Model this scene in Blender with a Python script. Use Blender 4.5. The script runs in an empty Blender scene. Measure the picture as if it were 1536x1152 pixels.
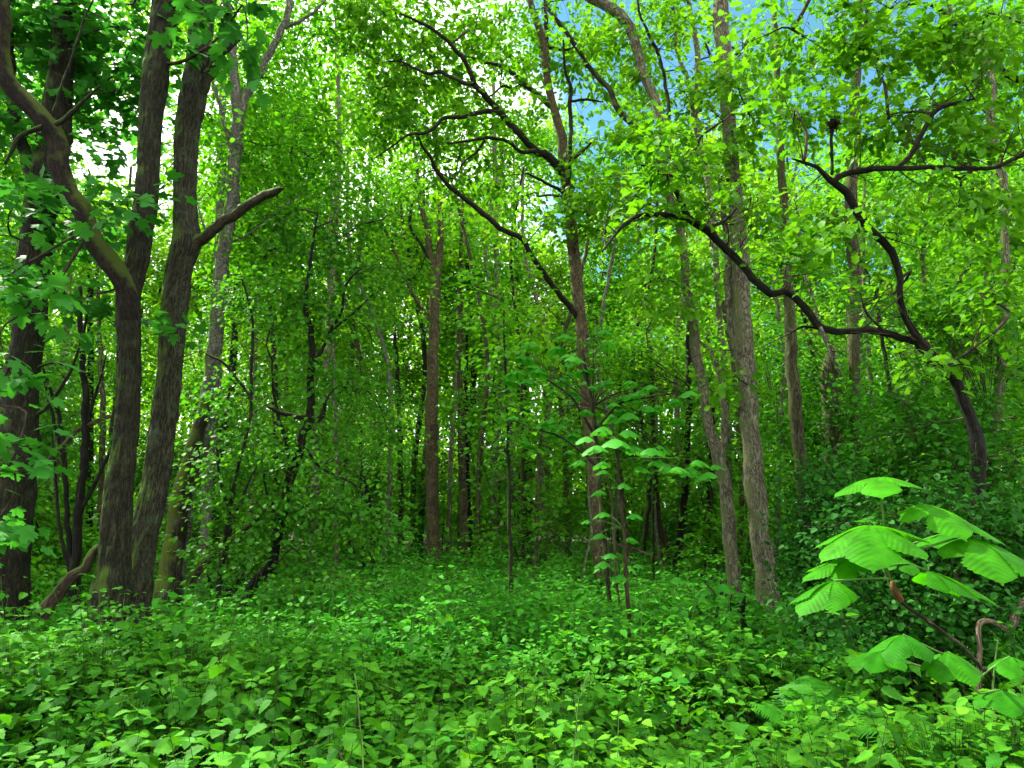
import bpy, math, random
import numpy as np
from math import radians as R

random.seed(7)
rng = np.random.default_rng(11)
sc = bpy.context.scene
col = sc.collection

# ------------------------------------------------------------------ camera
CAM_H, PITCH, F = 1.6, R(10.0), 1117.0          # F: focal length in pixels of the 1536-wide photograph
cd = bpy.data.cameras.new('camera'); cam = bpy.data.objects.new('camera', cd); col.objects.link(cam)
cam.location = (0, 0, CAM_H); cam.rotation_euler = (R(90) + PITCH, 0, 0)
cd.sensor_width = 36; cd.lens = 36 * F / 1536; cd.clip_start = .05; cd.clip_end = 2000
sc.camera = cam
# ------------------------------------------------------------------ light
SUN_AZ, SUN_EL = R(-52), R(50)                  # azimuth from the view axis (+Y), minus = to the left
SKY_STRENGTH, SUN_STRENGTH = .055, 4.8
sc.view_settings.view_transform = 'Standard'; sc.view_settings.look = 'None'
sc.view_settings.gamma = 1; sc.view_settings.exposure = 1.92
w = bpy.data.worlds.new('World'); sc.world = w; w.use_nodes = True
nt = w.node_tree; nt.nodes.clear()
sky = nt.nodes.new('ShaderNodeTexSky'); sky.sky_type = 'NISHITA'; sky.sun_disc = False
sky.sun_elevation = SUN_EL; sky.sun_rotation = SUN_AZ; sky.air_density = 1.0; sky.dust_density = .1; sky.ozone_density = .6
tcn = nt.nodes.new('ShaderNodeTexCoord'); nz = nt.nodes.new('ShaderNodeTexNoise'); rp = nt.nodes.new('ShaderNodeValToRGB')
mp = nt.nodes.new('ShaderNodeMapping'); mp.inputs['Scale'].default_value = (1, 1, 2.2); mp.inputs['Location'].default_value = (.55, .2, .1)
nz.inputs['Scale'].default_value = 1.7; nz.inputs['Detail'].default_value = 7; nz.inputs['Roughness'].default_value = .55
rp.color_ramp.elements[0].position = .47; rp.color_ramp.elements[1].position = .66
mx = nt.nodes.new('ShaderNodeMixRGB'); mx.inputs['Color2'].default_value = (17, 17, 17.3, 1)
bg = nt.nodes.new('ShaderNodeBackground'); bg.inputs['Strength'].default_value = SKY_STRENGTH
ow = nt.nodes.new('ShaderNodeOutputWorld')
L = nt.links.new
L(tcn.outputs['Generated'], mp.inputs[0]); L(mp.outputs[0], nz.inputs['Vector']); 
dp = nt.nodes.new('ShaderNodeVectorMath'); dp.operation = 'DOT_PRODUCT'; dp.inputs[1].default_value = (.27, .82, .5)   # the clear part of the sky lies ahead to the right
nm = nt.nodes.new('ShaderNodeVectorMath'); nm.operation = 'NORMALIZE'; ma = nt.nodes.new('ShaderNodeMapRange')
for k, v in ((1, .90), (2, .985), (3, .15), (4, -.2)): ma.inputs[k].default_value = v  # elsewhere, out of view too, cloud is thickened to add fill light
ad = nt.nodes.new('ShaderNodeMath'); ad.operation = 'ADD'
L(tcn.outputs['Generated'], nm.inputs[0]); L(nm.outputs[0], dp.inputs[0]); L(dp.outputs['Value'], ma.inputs[0]); L(nz.outputs['Fac'], ad.inputs[0]); L(ma.outputs[0], ad.inputs[1])
dq = nt.nodes.new('ShaderNodeVectorMath'); dq.operation = 'DOT_PRODUCT'; dq.inputs[1].default_value = (-.3, .87, .4)      # a bright bank of cloud ahead to the left
mb_ = nt.nodes.new('ShaderNodeMapRange'); a3 = nt.nodes.new('ShaderNodeMath'); a3.operation = 'ADD'
for k, v in ((1, .88), (2, .96), (3, 0), (4, .26)): mb_.inputs[k].default_value = v
L(nm.outputs[0], dq.inputs[0]); L(dq.outputs['Value'], mb_.inputs[0]); L(ad.outputs[0], a3.inputs[0]); L(mb_.outputs[0], a3.inputs[1]); L(a3.outputs[0], rp.inputs[0])
L(rp.outputs[0], mx.inputs['Fac']); tn = nt.nodes.new('ShaderNodeMixRGB'); tn.blend_type = 'MULTIPLY'; tn.inputs[0].default_value = 1; tn.inputs[2].default_value = (.75, 1.25, 1.15, 1)
L(sky.outputs[0], tn.inputs[1]); L(tn.outputs[0], mx.inputs['Color1']); L(mx.outputs[0], bg.inputs['Color']); L(bg.outputs[0], ow.inputs[0])
sd = bpy.data.lights.new('sun', 'SUN'); sd.energy = SUN_STRENGTH; sd.angle = R(1.5); sd.color = (1, .95, .84)
so = bpy.data.objects.new('sun', sd); col.objects.link(so)
so.rotation_euler = (R(90) - SUN_EL, 0, math.pi - SUN_AZ)
sc.cycles.max_bounces = 7; sc.cycles.diffuse_bounces = 6; sc.cycles.glossy_bounces = 1; sc.cycles.transmission_bounces = 4
sc.cycles.sample_clamp_indirect = 4; sc.cycles.use_denoising = True; sc.cycles.adaptive_threshold = .03; sc.cycles.caustics_reflective = False

# ------------------------------------------------------------------ helpers
FW = np.array([0, math.cos(PITCH), math.sin(PITCH)]); UP = np.array([0, -math.sin(PITCH), math.cos(PITCH)])
def P(px, py, Y):
    """the place in the wood, Y metres ahead, on the line of sight through a pixel of the 1536 x 1152 photograph"""
    d = FW + (px - 768) / F * np.array([1, 0, 0]) - (py - 576) / F * UP
    return np.array([0, 0, CAM_H]) + d * (Y / d[1])
def MPP(py, Y):                                  # metres per photograph pixel there
    d = FW - (py - 576) / F * UP
    return Y / d[1] / F
def norm(a): return a / np.maximum(np.linalg.norm(a, axis=-1, keepdims=True), 1e-9)

def _h(i, j, k):
    n = (i * 374761393 + j * 668265263 + k * 2147483647 % 1000003 * 974711) & 0x7fffffff
    n = ((n ^ (n >> 13)) * 1274126177) & 0x7fffffff
    return ((n ^ (n >> 16)) & 0xffff) / 65535.0
def vnoise(p):
    p = np.asarray(p, float); i = np.floor(p).astype(np.int64); f = p - i; f = f * f * (3 - 2 * f); r = 0
    for dx in (0, 1):
        for dy in (0, 1):
            for dz in (0, 1):
                wt = (f[..., 0] if dx else 1 - f[..., 0]) * (f[..., 1] if dy else 1 - f[..., 1]) * (f[..., 2] if dz else 1 - f[..., 2])
                r = r + wt * _h(i[..., 0] + dx, i[..., 1] + dy, i[..., 2] + dz)
    return r * 2 - 1

def ground_z(x, y):
    p = np.stack([np.asarray(x) * .22, np.asarray(y) * .22, np.asarray(x) * 0 + 3.3], -1)
    return .10 * vnoise(p) + .02 * np.clip(np.asarray(y) - 14, 0, 30)

class MB:
    """collects tubes and leaves, then links them as one mesh object"""
    def __init__(s): s.v = []; s.bc = []; s.lv = []; s.f = []; s.n = 0
    def add(s, v, faces, bc=None, lv=None, mat=0, smooth=True):
        """faces: list of integer arrays (m, k)"""
        v = np.asarray(v, float); m = len(v)
        s.v.append(v); s.bc.append(np.zeros((m, 3)) if bc is None else bc); s.lv.append(np.zeros(m) if lv is None else lv)
        for f in faces:
            f = np.asarray(f)
            if len(f): s.f.append((f + s.n, mat, smooth))
        s.n += m
    def tube(s, pts, rad, nseg=8, mat=0, ridge=0., lump=0., step=None, flare=0., seed=0, cap=True, ragged=0., kink=.3):
        pts = np.asarray(pts, float); rad = np.asarray(rad, float)
        # Catmull-Rom resampling
        seg = np.linalg.norm(np.diff(pts, axis=0), axis=1); tot = seg.sum()
        if step is None: step = max(.03, tot / 60)
        ext = np.vstack([2 * pts[0] - pts[1], pts, 2 * pts[-1] - pts[-2]]); op, orad = [], []
        for i in range(len(pts) - 1):
            k = max(1, int(round(seg[i] / step))); t = np.arange(k)[:, None] / k
            a, b, c, d = ext[i:i + 4]
            op.append(.5 * ((2 * b) + (c - a) * t + (2 * a - 5 * b + 4 * c - d) * t ** 2 + (3 * b - a - 3 * c + d) * t ** 3))
            u = (t * t * (3 - 2 * t))[:, 0]; orad.append(rad[i] * (1 - u) + rad[i + 1] * u)
        op.append(pts[-1:]); orad.append(rad[-1:]); p = np.vstack(op); r = np.concatenate(orad); n = len(p)
        if kink and n > 6 and nseg < 45:                           # small crooks, none at either end
            kz = np.stack([vnoise(p * 5.5 + o) for o in (3.1 + seed, 17.7, 41.3)], 1) + .6 * np.stack([vnoise(p * 14. + o) for o in (7.9, 11.1 + seed, 23.)], 1)
            p = p + kz * (np.minimum(r, .05) * kink * 1.6 * np.clip(np.minimum(np.arange(n), np.arange(n)[::-1]) / 3, 0, 1))[:, None]
        T = norm(np.gradient(p, axis=0)); sl = np.concatenate([[0], np.cumsum(np.linalg.norm(np.diff(p, axis=0), axis=1))])
        a0 = np.array([1., 0, 0]) if abs(T[0, 0]) < .8 else np.array([0, 1., 0]); N = np.zeros_like(T); b = a0
        for i in range(n):
            b = b - T[i] * b.dot(T[i]); b = b / np.linalg.norm(b); N[i] = b
        B = np.cross(T, N); ang = np.arange(nseg) * 2 * math.pi / nseg; ca, sa = np.cos(ang), np.sin(ang)
        rr = np.repeat(r[:, None], nseg, 1)
        bc = np.stack([np.broadcast_to(ca * r.mean(), (n, nseg)), np.broadcast_to(sa * r.mean(), (n, nseg)), np.broadcast_to(sl[:, None], (n, nseg))], -1) + seed * 3.17
        if lump: rr = rr * (1 + lump * vnoise(bc * np.array([1 / r.mean() * .7, 1 / r.mean() * .7, 2.3]))) * (1 + lump * .5 * vnoise(bc * np.array([3 / r.mean() * .7, 3 / r.mean() * .7, 7.])))
        if nseg > 10: rr = rr * (1 + .22 * np.clip(vnoise(bc * np.array([.5 / r.mean() * .7, .5 / r.mean() * .7, 3.3]) + 50) - .35, 0, 1))
        if ridge:
            q = bc * np.array([42, 42, 5.]); q[..., 0] += .9 * vnoise(bc * 9.)
            rr = rr + ridge * (.5 - 2.0 * np.abs(vnoise(q)) ** .8)
        if flare:
            root = 1 + .35 * np.cos(ang * 3 + seed) + .25 * np.cos(ang * 5 + seed * 2)
            rr = rr + (r[0] * flare * np.exp(-sl / .28))[:, None] * root
        if ragged: rr[-1] *= .4; p[-1] = p[-1] + T[-1] * 0
        v = p[:, None] + (N[:, None] * ca[None, :, None] + B[:, None] * sa[None, :, None]) * rr[..., None]
        if ragged: v[-2:] += T[-1] * (vnoise(v[-2:] * 60)[..., None] * ragged)
        i = np.arange(n - 1)[:, None] * nseg; j = np.arange(nseg)[None]; j2 = (j + 1) % nseg
        q = np.stack([i + j, i + j2, i + nseg + j2, i + nseg + j], -1).reshape(-1, 4)
        vv = v.reshape(-1, 3); bb = bc.reshape(-1, 3); fs = [q]
        if cap and nseg > 3:
            vv = np.vstack([vv, p[-1] + T[-1] * r[-1] * .4]); bb = np.vstack([bb, bb[-1:]])
            k = (n - 1) * nseg; fs.append(np.stack([k + j[0], k + j2[0], np.full(nseg, n * nseg)], -1))
        s.add(vv, fs, bb, mat=mat); return p, r
    def twigs(s, a, m, b, r0, r1, mat=0, K=5, side=3):
        """many thin curved twigs at once: quadratic curves a > m > b"""
        M = len(a); t = np.linspace(0, 1, K)[None, :, None]
        p = (1 - t) ** 2 * a[:, None] + 2 * t * (1 - t) * m[:, None] + t ** 2 * b[:, None]
        T = norm(np.gradient(p, axis=1)); N = norm(np.cross(T, np.array([.31, .17, .93]))); B = np.cross(T, N)
        r = (np.asarray(r0)[:, None] * (1 - t[..., 0]) + np.asarray(r1)[:, None] * t[..., 0])
        ang = np.arange(side) * 2 * math.pi / side
        v = p[:, :, None] + (N[:, :, None] * np.cos(ang)[None, None, :, None] + B[:, :, None] * np.sin(ang)[None, None, :, None]) * r[:, :, None, None]
        base = (np.arange(M) * K * side)[:, None, None]; i = (np.arange(K - 1) * side)[None, :, None]; j = np.arange(side)[None, None]; j2 = (j + 1) % side
        q = np.stack([base + i + j, base + i + j2, base + i + side + j2, base + i + side + j], -1).reshape(-1, 4)
        vv = v.reshape(-1, 3); s.add(vv, [q], vv * .3, mat=mat); return p
    def leaves(s, tm, pos, yd, nr, size, lv, mat=0, wid=None):
        tv, tf = tm; M = len(pos); K = len(tv)
        yd = norm(yd); x = norm(np.cross(yd, nr)); z = np.cross(x, yd)
        sz = np.broadcast_to(np.asarray(size, float), (M,)); wx = sz if wid is None else sz * wid
        v = pos[:, None] + (tv[None, :, 0, None] * x[:, None] * wx[:, None, None] + tv[None, :, 1, None] * yd[:, None] * sz[:, None, None] + tv[None, :, 2, None] * z[:, None] * sz[:, None, None])
        off = (np.arange(M) * K)[:, None, None]; fs = [(np.asarray(f)[None] + off).reshape(-1, len(f[0])) for f in tf]
        bc = np.broadcast_to(tv[None], (M, K, 3)).reshape(-1, 3)
        s.add(v.reshape(-1, 3), fs, bc, np.repeat(np.broadcast_to(lv, (M,)), K), mat)
    def build(s, name, mats, parent=None, origin=None):
        v = np.vstack(s.v); o = np.zeros(3) if origin is None else np.asarray(origin, float)
        if parent is not None: o = np.array(parent.location)
        v = v - o
        me = bpy.data.meshes.new(name); me.vertices.add(len(v)); me.vertices.foreach_set('co', v.astype(np.float32).ravel())
        lo = np.concatenate([f.ravel() for f, _, _ in s.f]); ct = np.concatenate([np.full(len(f), f.shape[1]) for f, _, _ in s.f])
        mi = np.concatenate([np.full(len(f), m) for f, m, _ in s.f]); sm = np.concatenate([np.full(len(f), k) for f, _, k in s.f])
        me.loops.add(len(lo)); me.loops.foreach_set('vertex_index', lo.astype(np.int32))
        me.polygons.add(len(ct)); me.polygons.foreach_set('loop_start', np.concatenate([[0], np.cumsum(ct)[:-1]]).astype(np.int32))
        me.polygons.foreach_set('material_index', mi.astype(np.int32)); me.polygons.foreach_set('use_smooth', sm.astype(bool))
        a = me.attributes.new('bc', 'FLOAT_VECTOR', 'POINT'); a.data.foreach_set('vector', np.vstack(s.bc).astype(np.float32).ravel())
        a = me.attributes.new('lv', 'FLOAT', 'POINT'); a.data.foreach_set('value', np.concatenate(s.lv).astype(np.float32))
        for m in (mats if isinstance(mats, (list, tuple)) else [mats]): me.materials.append(m)
        me.update(calc_edges=True)
        ob = bpy.data.objects.new(name, me); col.objects.link(ob)
        if parent is not None: ob.parent = parent
        else: ob.location = o
        return ob

def tag(o, label=None, cat=None, group=None, kind=None):
    for k, v in (('label', label), ('category', cat), ('group', group), ('kind', kind)):
        if v: o[k] = v
    return o
def thing(name, label, cat, loc, group=None):
    o = bpy.data.objects.new(name, None); col.objects.link(o); o.location = tuple(float(c) for c in loc); o.empty_display_size = .2
    return tag(o, label, cat, group)

# ------------------------------------------------------------------ materials
def new_mat(name):
    m = bpy.data.materials.new(name); m.use_nodes = True; t = m.node_tree; t.nodes.clear()
    return m, t, t.nodes.new('ShaderNodeOutputMaterial'), t.links.new
def leaf_mat(name, dark, light, trans=.45, rough=.55, spec=.16, veins=0, tint=(1.15, 1.05, .6)):
    """a leaf: its colour varies from leaf to leaf (attribute lv) and from plant to plant; light passes through it"""
    m, t, out, L = new_mat(name); N = t.nodes.new
    at = N('ShaderNodeAttribute'); at.attribute_name = 'lv'
    oi = N('ShaderNodeObjectInfo'); ad = N('ShaderNodeMath'); ad.operation = 'MULTIPLY_ADD'; ad.inputs[1].default_value = .3; ad.inputs[2].default_value = -.12
    a2 = N('ShaderNodeMath'); a2.operation = 'ADD'; a2.use_clamp = True
    L(oi.outputs['Random'], ad.inputs[0]); L(at.outputs['Fac'], a2.inputs[0]); L(ad.outputs[0], a2.inputs[1])
    mixc = N('ShaderNodeMixRGB'); mixc.inputs[1].default_value = (*dark, 1); mixc.inputs[2].default_value = (*light, 1); L(a2.outputs[0], mixc.inputs[0])
    c = mixc.outputs[0]
    pb = N('ShaderNodeBsdfPrincipled'); pb.inputs['Roughness'].default_value = rough; pb.inputs['Specular IOR Level'].default_value = spec
    if veins:                                     # pleated side veins of a big leaf: real colour of the veins and a bump
        bc = N('ShaderNodeAttribute'); bc.attribute_name = 'bc'; sp = N('ShaderNodeSeparateXYZ'); L(bc.outputs['Vector'], sp.inputs[0])
        ab = N('ShaderNodeMath'); ab.operation = 'ABSOLUTE'; L(sp.outputs[0], ab.inputs[0])
        ml = N('ShaderNodeMath'); ml.operation = 'MULTIPLY_ADD'; ml.inputs[1].default_value = -.75; L(ab.outputs[0], ml.inputs[0]); L(sp.outputs[1], ml.inputs[2])
        sn = N('ShaderNodeMath'); sn.operation = 'MULTIPLY'; sn.inputs[1].default_value = veins * 6.283; L(ml.outputs[0], sn.inputs[0])
        s2 = N('ShaderNodeMath'); s2.operation = 'SINE'; L(sn.outputs[0], s2.inputs[0])
        bu = N('ShaderNodeBump'); bu.inputs['Strength'].default_value = .3; bu.inputs['Distance'].default_value = .0012; L(s2.outputs[0], bu.inputs['Height']); L(bu.outputs[0], pb.inputs['Normal'])
        vr = N('ShaderNodeMapRange'); vr.inputs[1].default_value = .86; vr.inputs[2].default_value = 1.; vr.inputs[3].default_value = 0; vr.inputs[4].default_value = .2; L(s2.outputs[0], vr.inputs[0])
        vm = N('ShaderNodeMixRGB'); vm.inputs[2].default_value = (light[0] * 1.5, light[1] * 1.25, light[2] * 1.4, 1); L(vr.outputs[0], vm.inputs[0]); L(c, vm.inputs[1]); c = vm.outputs[0]
    if veins:
        tc = N('ShaderNodeTexCoord'); no = N('ShaderNodeTexNoise'); no.inputs['Scale'].default_value = 26; no.inputs['Detail'].default_value = 5; L(tc.outputs['Object'], no.inputs['Vector'])
        nr_ = N('ShaderNodeMapRange'); nr_.inputs[1].default_value = .3; nr_.inputs[2].default_value = .7; nr_.inputs[3].default_value = .68; nr_.inputs[4].default_value = 1.22; L(no.outputs['Fac'], nr_.inputs[0])
        nm_ = N('ShaderNodeMixRGB'); nm_.blend_type = 'MULTIPLY'; nm_.inputs[0].default_value = 1; L(c, nm_.inputs[1]); L(nr_.outputs[0], nm_.inputs[2]); c = nm_.outputs[0]
        n5 = N('ShaderNodeTexNoise'); n5.inputs['Scale'].default_value = 55; n5.inputs['Detail'].default_value = 3; L(tc.outputs['Object'], n5.inputs['Vector'])
        r5 = N('ShaderNodeMapRange'); r5.inputs[1].default_value = .70; r5.inputs[2].default_value = .76; r5.inputs[4].default_value = .75; L(n5.outputs['Fac'], r5.inputs[0])
        b5 = N('ShaderNodeMixRGB'); b5.inputs[2].default_value = (.10, .065, .012, 1); L(r5.outputs[0], b5.inputs[0]); L(c, b5.inputs[1]); c = b5.outputs[0]      # a few brown spots
    L(c, pb.inputs['Base Color'])
    tm = N('ShaderNodeMixRGB'); tm.blend_type = 'MULTIPLY'; tm.inputs[0].default_value = 1; tm.inputs[2].default_value = (*tint, 1); L(c, tm.inputs[1])
    tr = N('ShaderNodeBsdfTranslucent'); L(tm.outputs[0], tr.inputs[0])
    ms = N('ShaderNodeMixShader'); ms.inputs[0].default_value = trans; L(pb.outputs[0], ms.inputs[1]); L(tr.outputs[0], ms.inputs[2]); L(ms.outputs[0], out.inputs[0])
    return m
def bark_mat(name, dark, light, moss=0., mosscol=(.06, .11, .012), sc3=(34, 34, 5), bump=.7, lichen=0., lichcol=(.22, .27, .2), moss_dir=(-.5, -.1, .85)):
    m, t, out, L = new_mat(name); N = t.nodes.new
    at = N('ShaderNodeAttribute'); at.attribute_name = 'bc'
    mp = N('ShaderNodeMapping'); mp.inputs['Scale'].default_value = sc3; L(at.outputs['Vector'], mp.inputs[0])
    n1 = N('ShaderNodeTexNoise'); n1.inputs['Scale'].default_value = 1; n1.inputs['Detail'].default_value = 4; n1.inputs['Roughness'].default_value = .6; n1.inputs['Distortion'].default_value = .8; L(mp.outputs[0], n1.inputs['Vector'])
    s1 = N('ShaderNodeMath'); s1.operation = 'SUBTRACT'; s1.inputs[1].default_value = .5; L(n1.outputs['Fac'], s1.inputs[0]); s2 = N('ShaderNodeMath'); s2.operation = 'ABSOLUTE'; L(s1.outputs[0], s2.inputs[0])
    ck = N('ShaderNodeMapRange'); ck.inputs[1].default_value = 0; ck.inputs[2].default_value = .13; L(s2.outputs[0], ck.inputs[0])      # cracks where the noise crosses its middle, plates between
    r1 = N('ShaderNodeValToRGB'); r1.color_ramp.elements[0].position = .05; r1.color_ramp.elements[1].position = .8
    r1.color_ramp.elements[0].color = (*dark, 1); r1.color_ramp.elements[1].color = (*light, 1); L(ck.outputs[0], r1.inputs[0])
    n2 = N('ShaderNodeTexNoise'); n2.inputs['Scale'].default_value = 3.2; n2.inputs['Detail'].default_value = 6; n2.inputs['Roughness'].default_value = .65; L(at.outputs['Vector'], n2.inputs['Vector'])
    c = r1.outputs[0]
    mv = N('ShaderNodeMixRGB'); mv.blend_type = 'MULTIPLY'; mv.inputs[0].default_value = .8; rv = N('ShaderNodeMapRange'); rv.inputs[1].default_value = .3; rv.inputs[2].default_value = .7; rv.inputs[3].default_value = .55; rv.inputs[4].default_value = 1.3
    L(n2.outputs['Fac'], rv.inputs[0]); L(c, mv.inputs[1]); L(rv.outputs[0], mv.inputs[2]); c = mv.outputs[0]
    if lichen:
        n3 = N('ShaderNodeTexNoise'); n3.inputs['Scale'].default_value = 7; n3.inputs['Detail'].default_value = 7; n3.inputs['Roughness'].default_value = .7; L(at.outputs['Vector'], n3.inputs['Vector'])
        r3 = N('ShaderNodeMapRange'); r3.inputs[1].default_value = .52; r3.inputs[2].default_value = .66; r3.inputs[4].default_value = lichen; L(n3.outputs['Fac'], r3.inputs[0])
        ml = N('ShaderNodeMixRGB'); ml.inputs[2].default_value = (*lichcol, 1); L(r3.outputs[0], ml.inputs[0]); L(c, ml.inputs[1]); c = ml.outputs[0]
    if moss:
        ge = N('ShaderNodeNewGeometry'); dt = N('ShaderNodeVectorMath'); dt.operation = 'DOT_PRODUCT'; dt.inputs[1].default_value = moss_dir; L(ge.outputs['Normal'], dt.inputs[0])
        sm = N('ShaderNodeMath'); sm.operation = 'MULTIPLY_ADD'; sm.inputs[1].default_value = .45; L(dt.outputs['Value'], sm.inputs[0]); L(n2.outputs['Fac'], sm.inputs[2])
        rm = N('ShaderNodeMapRange'); rm.inputs[1].default_value = .72 - .3 * moss; rm.inputs[2].default_value = .9 - .3 * moss; L(sm.outputs[0], rm.inputs[0])
        mm = N('ShaderNodeMixRGB'); mm.inputs[2].default_value = (*mosscol, 1); L(rm.outputs[0], mm.inputs[0]); L(c, mm.inputs[1]); c = mm.outputs[0]
    pb = N('ShaderNodeBsdfPrincipled'); pb.inputs['Roughness'].default_value = .9; pb.inputs['Specular IOR Level'].default_value = .2; L(c, pb.inputs['Base Color'])
    bu = N('ShaderNodeBump'); bu.inputs['Strength'].default_value = bump; bu.inputs['Distance'].default_value = .02; L(ck.outputs[0], bu.inputs['Height']); L(bu.outputs[0], pb.inputs['Normal'])
    L(pb.outputs[0], out.inputs[0]); return m

M = {}
M['bark_dark'] = bark_mat('bark_dark', (.0055, .005, .0022), (.031, .031, .014), moss=.4, lichen=.45, lichcol=(.042, .06, .025), sc3=(52, 52, 6))
M['bark_ridged'] = bark_mat('bark_ridged', (.007, .0065, .003), (.052, .052, .026), moss=.4, lichen=.55, lichcol=(.06, .095, .045), sc3=(52, 52, 6))
M['bark_mossy'] = bark_mat('bark_mossy', (.012, .011, .005), (.06, .05, .027), moss=1.0, lichen=.3, mosscol=(.07, .10, .01))
M['bark_mosslimb'] = bark_mat('bark_mosslimb', (.005, .004, .0025), (.026, .02, .011), moss=.42, mosscol=(.05, .075, .008), moss_dir=(.15, -.1, 1.1), sc3=(60, 60, 10))
M['bark_limb'] = bark_mat('bark_limb', (.006, .005, .003), (.026, .021, .012), moss=.55, mosscol=(.04, .06, .006), moss_dir=(-.3, 0, 1))
M['bark_black'] = bark_mat('bark_black', (.004, .0037, .002), (.016, .016, .008), moss=.35, mosscol=(.025, .036, .008), moss_dir=(0, 0, 1))
M['bark_brown'] = bark_mat('bark_brown', (.038, .029, .014), (.15, .113, .06), moss=.3, mosscol=(.07, .085, .02), lichen=.25, sc3=(30, 30, 9), lichcol=(.11, .125, .06))
M['bark_grey'] = bark_mat('bark_grey', (.045, .04, .025), (.215, .195, .125), moss=.35, mosscol=(.10, .12, .04), lichen=.5, lichcol=(.14, .165, .09), sc3=(30, 30, 9))
M['bark_pale'] = bark_mat('bark_pale', (.055, .052, .038), (.20, .195, .15), moss=.5, lichen=.5, lichcol=(.10, .13, .06), sc3=(22, 22, 14))
M['bark_olive'] = bark_mat('bark_olive', (.025, .021, .010), (.11, .098, .05), moss=.5, mosscol=(.055, .075, .015))
M['wood_dead'] = bark_mat('wood_dead', (.045, .033, .02), (.25, .19, .12), lichen=.3, lichcol=(.25, .22, .16), sc3=(50, 50, 6))
M['wood_red'] = bark_mat('wood_red', (.013, .009, .005), (.062, .044, .022), sc3=(50, 50, 6), moss=.3)
M['twig'] = bark_mat('twig', (.012, .009, .005), (.05, .038, .022), bump=.2)
M['stem_green'] = bark_mat('stem_green', (.05, .13, .02), (.13, .26, .05), bump=.1)
M['wood_limb'] = bark_mat('wood_limb', (.010, .0075, .004), (.062, .05, .027), sc3=(60, 60, 8), moss=.3, lichen=.25, lichcol=(.09, .08, .05))
M['stem_brown'] = bark_mat('stem_brown', (.015, .011, .005), (.05, .036, .018), bump=.3)
M['bud'] = bark_mat('bud', (.06, .03, .01), (.24, .12, .04), bump=.4)
M['leaf_oak'] = leaf_mat('leaf_oak', (.035, .172, .008), (.14, .375, .012), trans=.52, tint=(1.3, 1.2, .4))
M['leaf_syc'] = leaf_mat('leaf_syc', (.02, .135, .014), (.05, .26, .026), trans=.5)
M['leaf_wood'] = leaf_mat('leaf_wood', (.035, .20, .008), (.13, .41, .014), trans=.55, tint=(1.35, 1.2, .45))
M['leaf_far'] = leaf_mat('leaf_far', (.09, .30, .012), (.26, .52, .025), trans=.52, tint=(1.25, 1.15, .5))  # paler green: the bright glow of the distance is put into the colour
M['leaf_thick'] = leaf_mat('leaf_thick', (.024, .15, .009), (.085, .31, .014), trans=.52)
M['leaf_shaded'] = leaf_mat('leaf_shaded', (.014, .11, .006), (.05, .25, .010), trans=.45)  # thicket green darkened: the shade of the right side is in the colour
M['leaf_holly'] = leaf_mat('leaf_holly', (.007, .06, .005), (.022, .13, .009), trans=.3, rough=.6, spec=.1)
M['leaf_beech'] = leaf_mat('leaf_beech', (.032, .19, .007), (.11, .37, .012), trans=.52)
M['leaf_chest'] = leaf_mat('leaf_chest', (.020, .175, .003), (.052, .285, .004), trans=.55, veins=11, rough=.55, spec=.08)
M['leaf_chest_mid'] = leaf_mat('leaf_chest_mid', (.035, .25, .012), (.07, .37, .022), trans=.5)
M['leaf_bramble'] = leaf_mat('leaf_bramble', (.015, .12, .006), (.085, .33, .011), trans=.42, veins=7, rough=.62, spec=.1)
M['leaf_cover'] = leaf_mat('leaf_cover', (.016, .155, .007), (.065, .33, .013), trans=.42, rough=.62, spec=.1)
M['leaf_lime'] = leaf_mat('leaf_lime', (.07, .33, .008), (.19, .50, .014), trans=.45, veins=7)
M['leaf_fern'] = leaf_mat('leaf_fern', (.02, .17, .008), (.055, .29, .013), trans=.45)
M['leaf_dead'] = leaf_mat('leaf_dead', (.02, .012, .008), (.09, .045, .025), trans=.2, tint=(1, .8, .6))

def soil():
    m, t, out, L = new_mat('soil'); N = t.nodes.new
    tc = N('ShaderNodeTexCoord'); v = N('ShaderNodeTexVoronoi'); v.inputs['Scale'].default_value = 22; L(tc.outputs['Object'], v.inputs['Vector'])
    n = N('ShaderNodeTexNoise'); n.inputs['Scale'].default_value = 5; n.inputs['Detail'].default_value = 8; L(tc.outputs['Object'], n.inputs['Vector'])
    r = N('ShaderNodeValToRGB'); r.color_ramp.elements[0].color = (.012, .009, .006, 1); r.color_ramp.elements[1].color = (.075, .05, .03, 1); L(n.outputs['Fac'], r.inputs[0])
    mxx = N('ShaderNodeMixRGB'); mxx.blend_type = 'MULTIPLY'; mxx.inputs[0].default_value = .6; L(r.outputs[0], mxx.inputs[1]); L(v.outputs['Color'], mxx.inputs[2])
    pb = N('ShaderNodeBsdfPrincipled'); pb.inputs['Roughness'].default_value = .95; L(mxx.outputs[0], pb.inputs['Base Color'])
    bu = N('ShaderNodeBump'); bu.inputs['Strength'].default_value = .8; bu.inputs['Distance'].default_value = .03; L(v.outputs['Distance'], bu.inputs['Height']); L(bu.outputs[0], pb.inputs['Normal'])
    L(pb.outputs[0], out.inputs[0]); return m
M['soil'] = soil()

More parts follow.
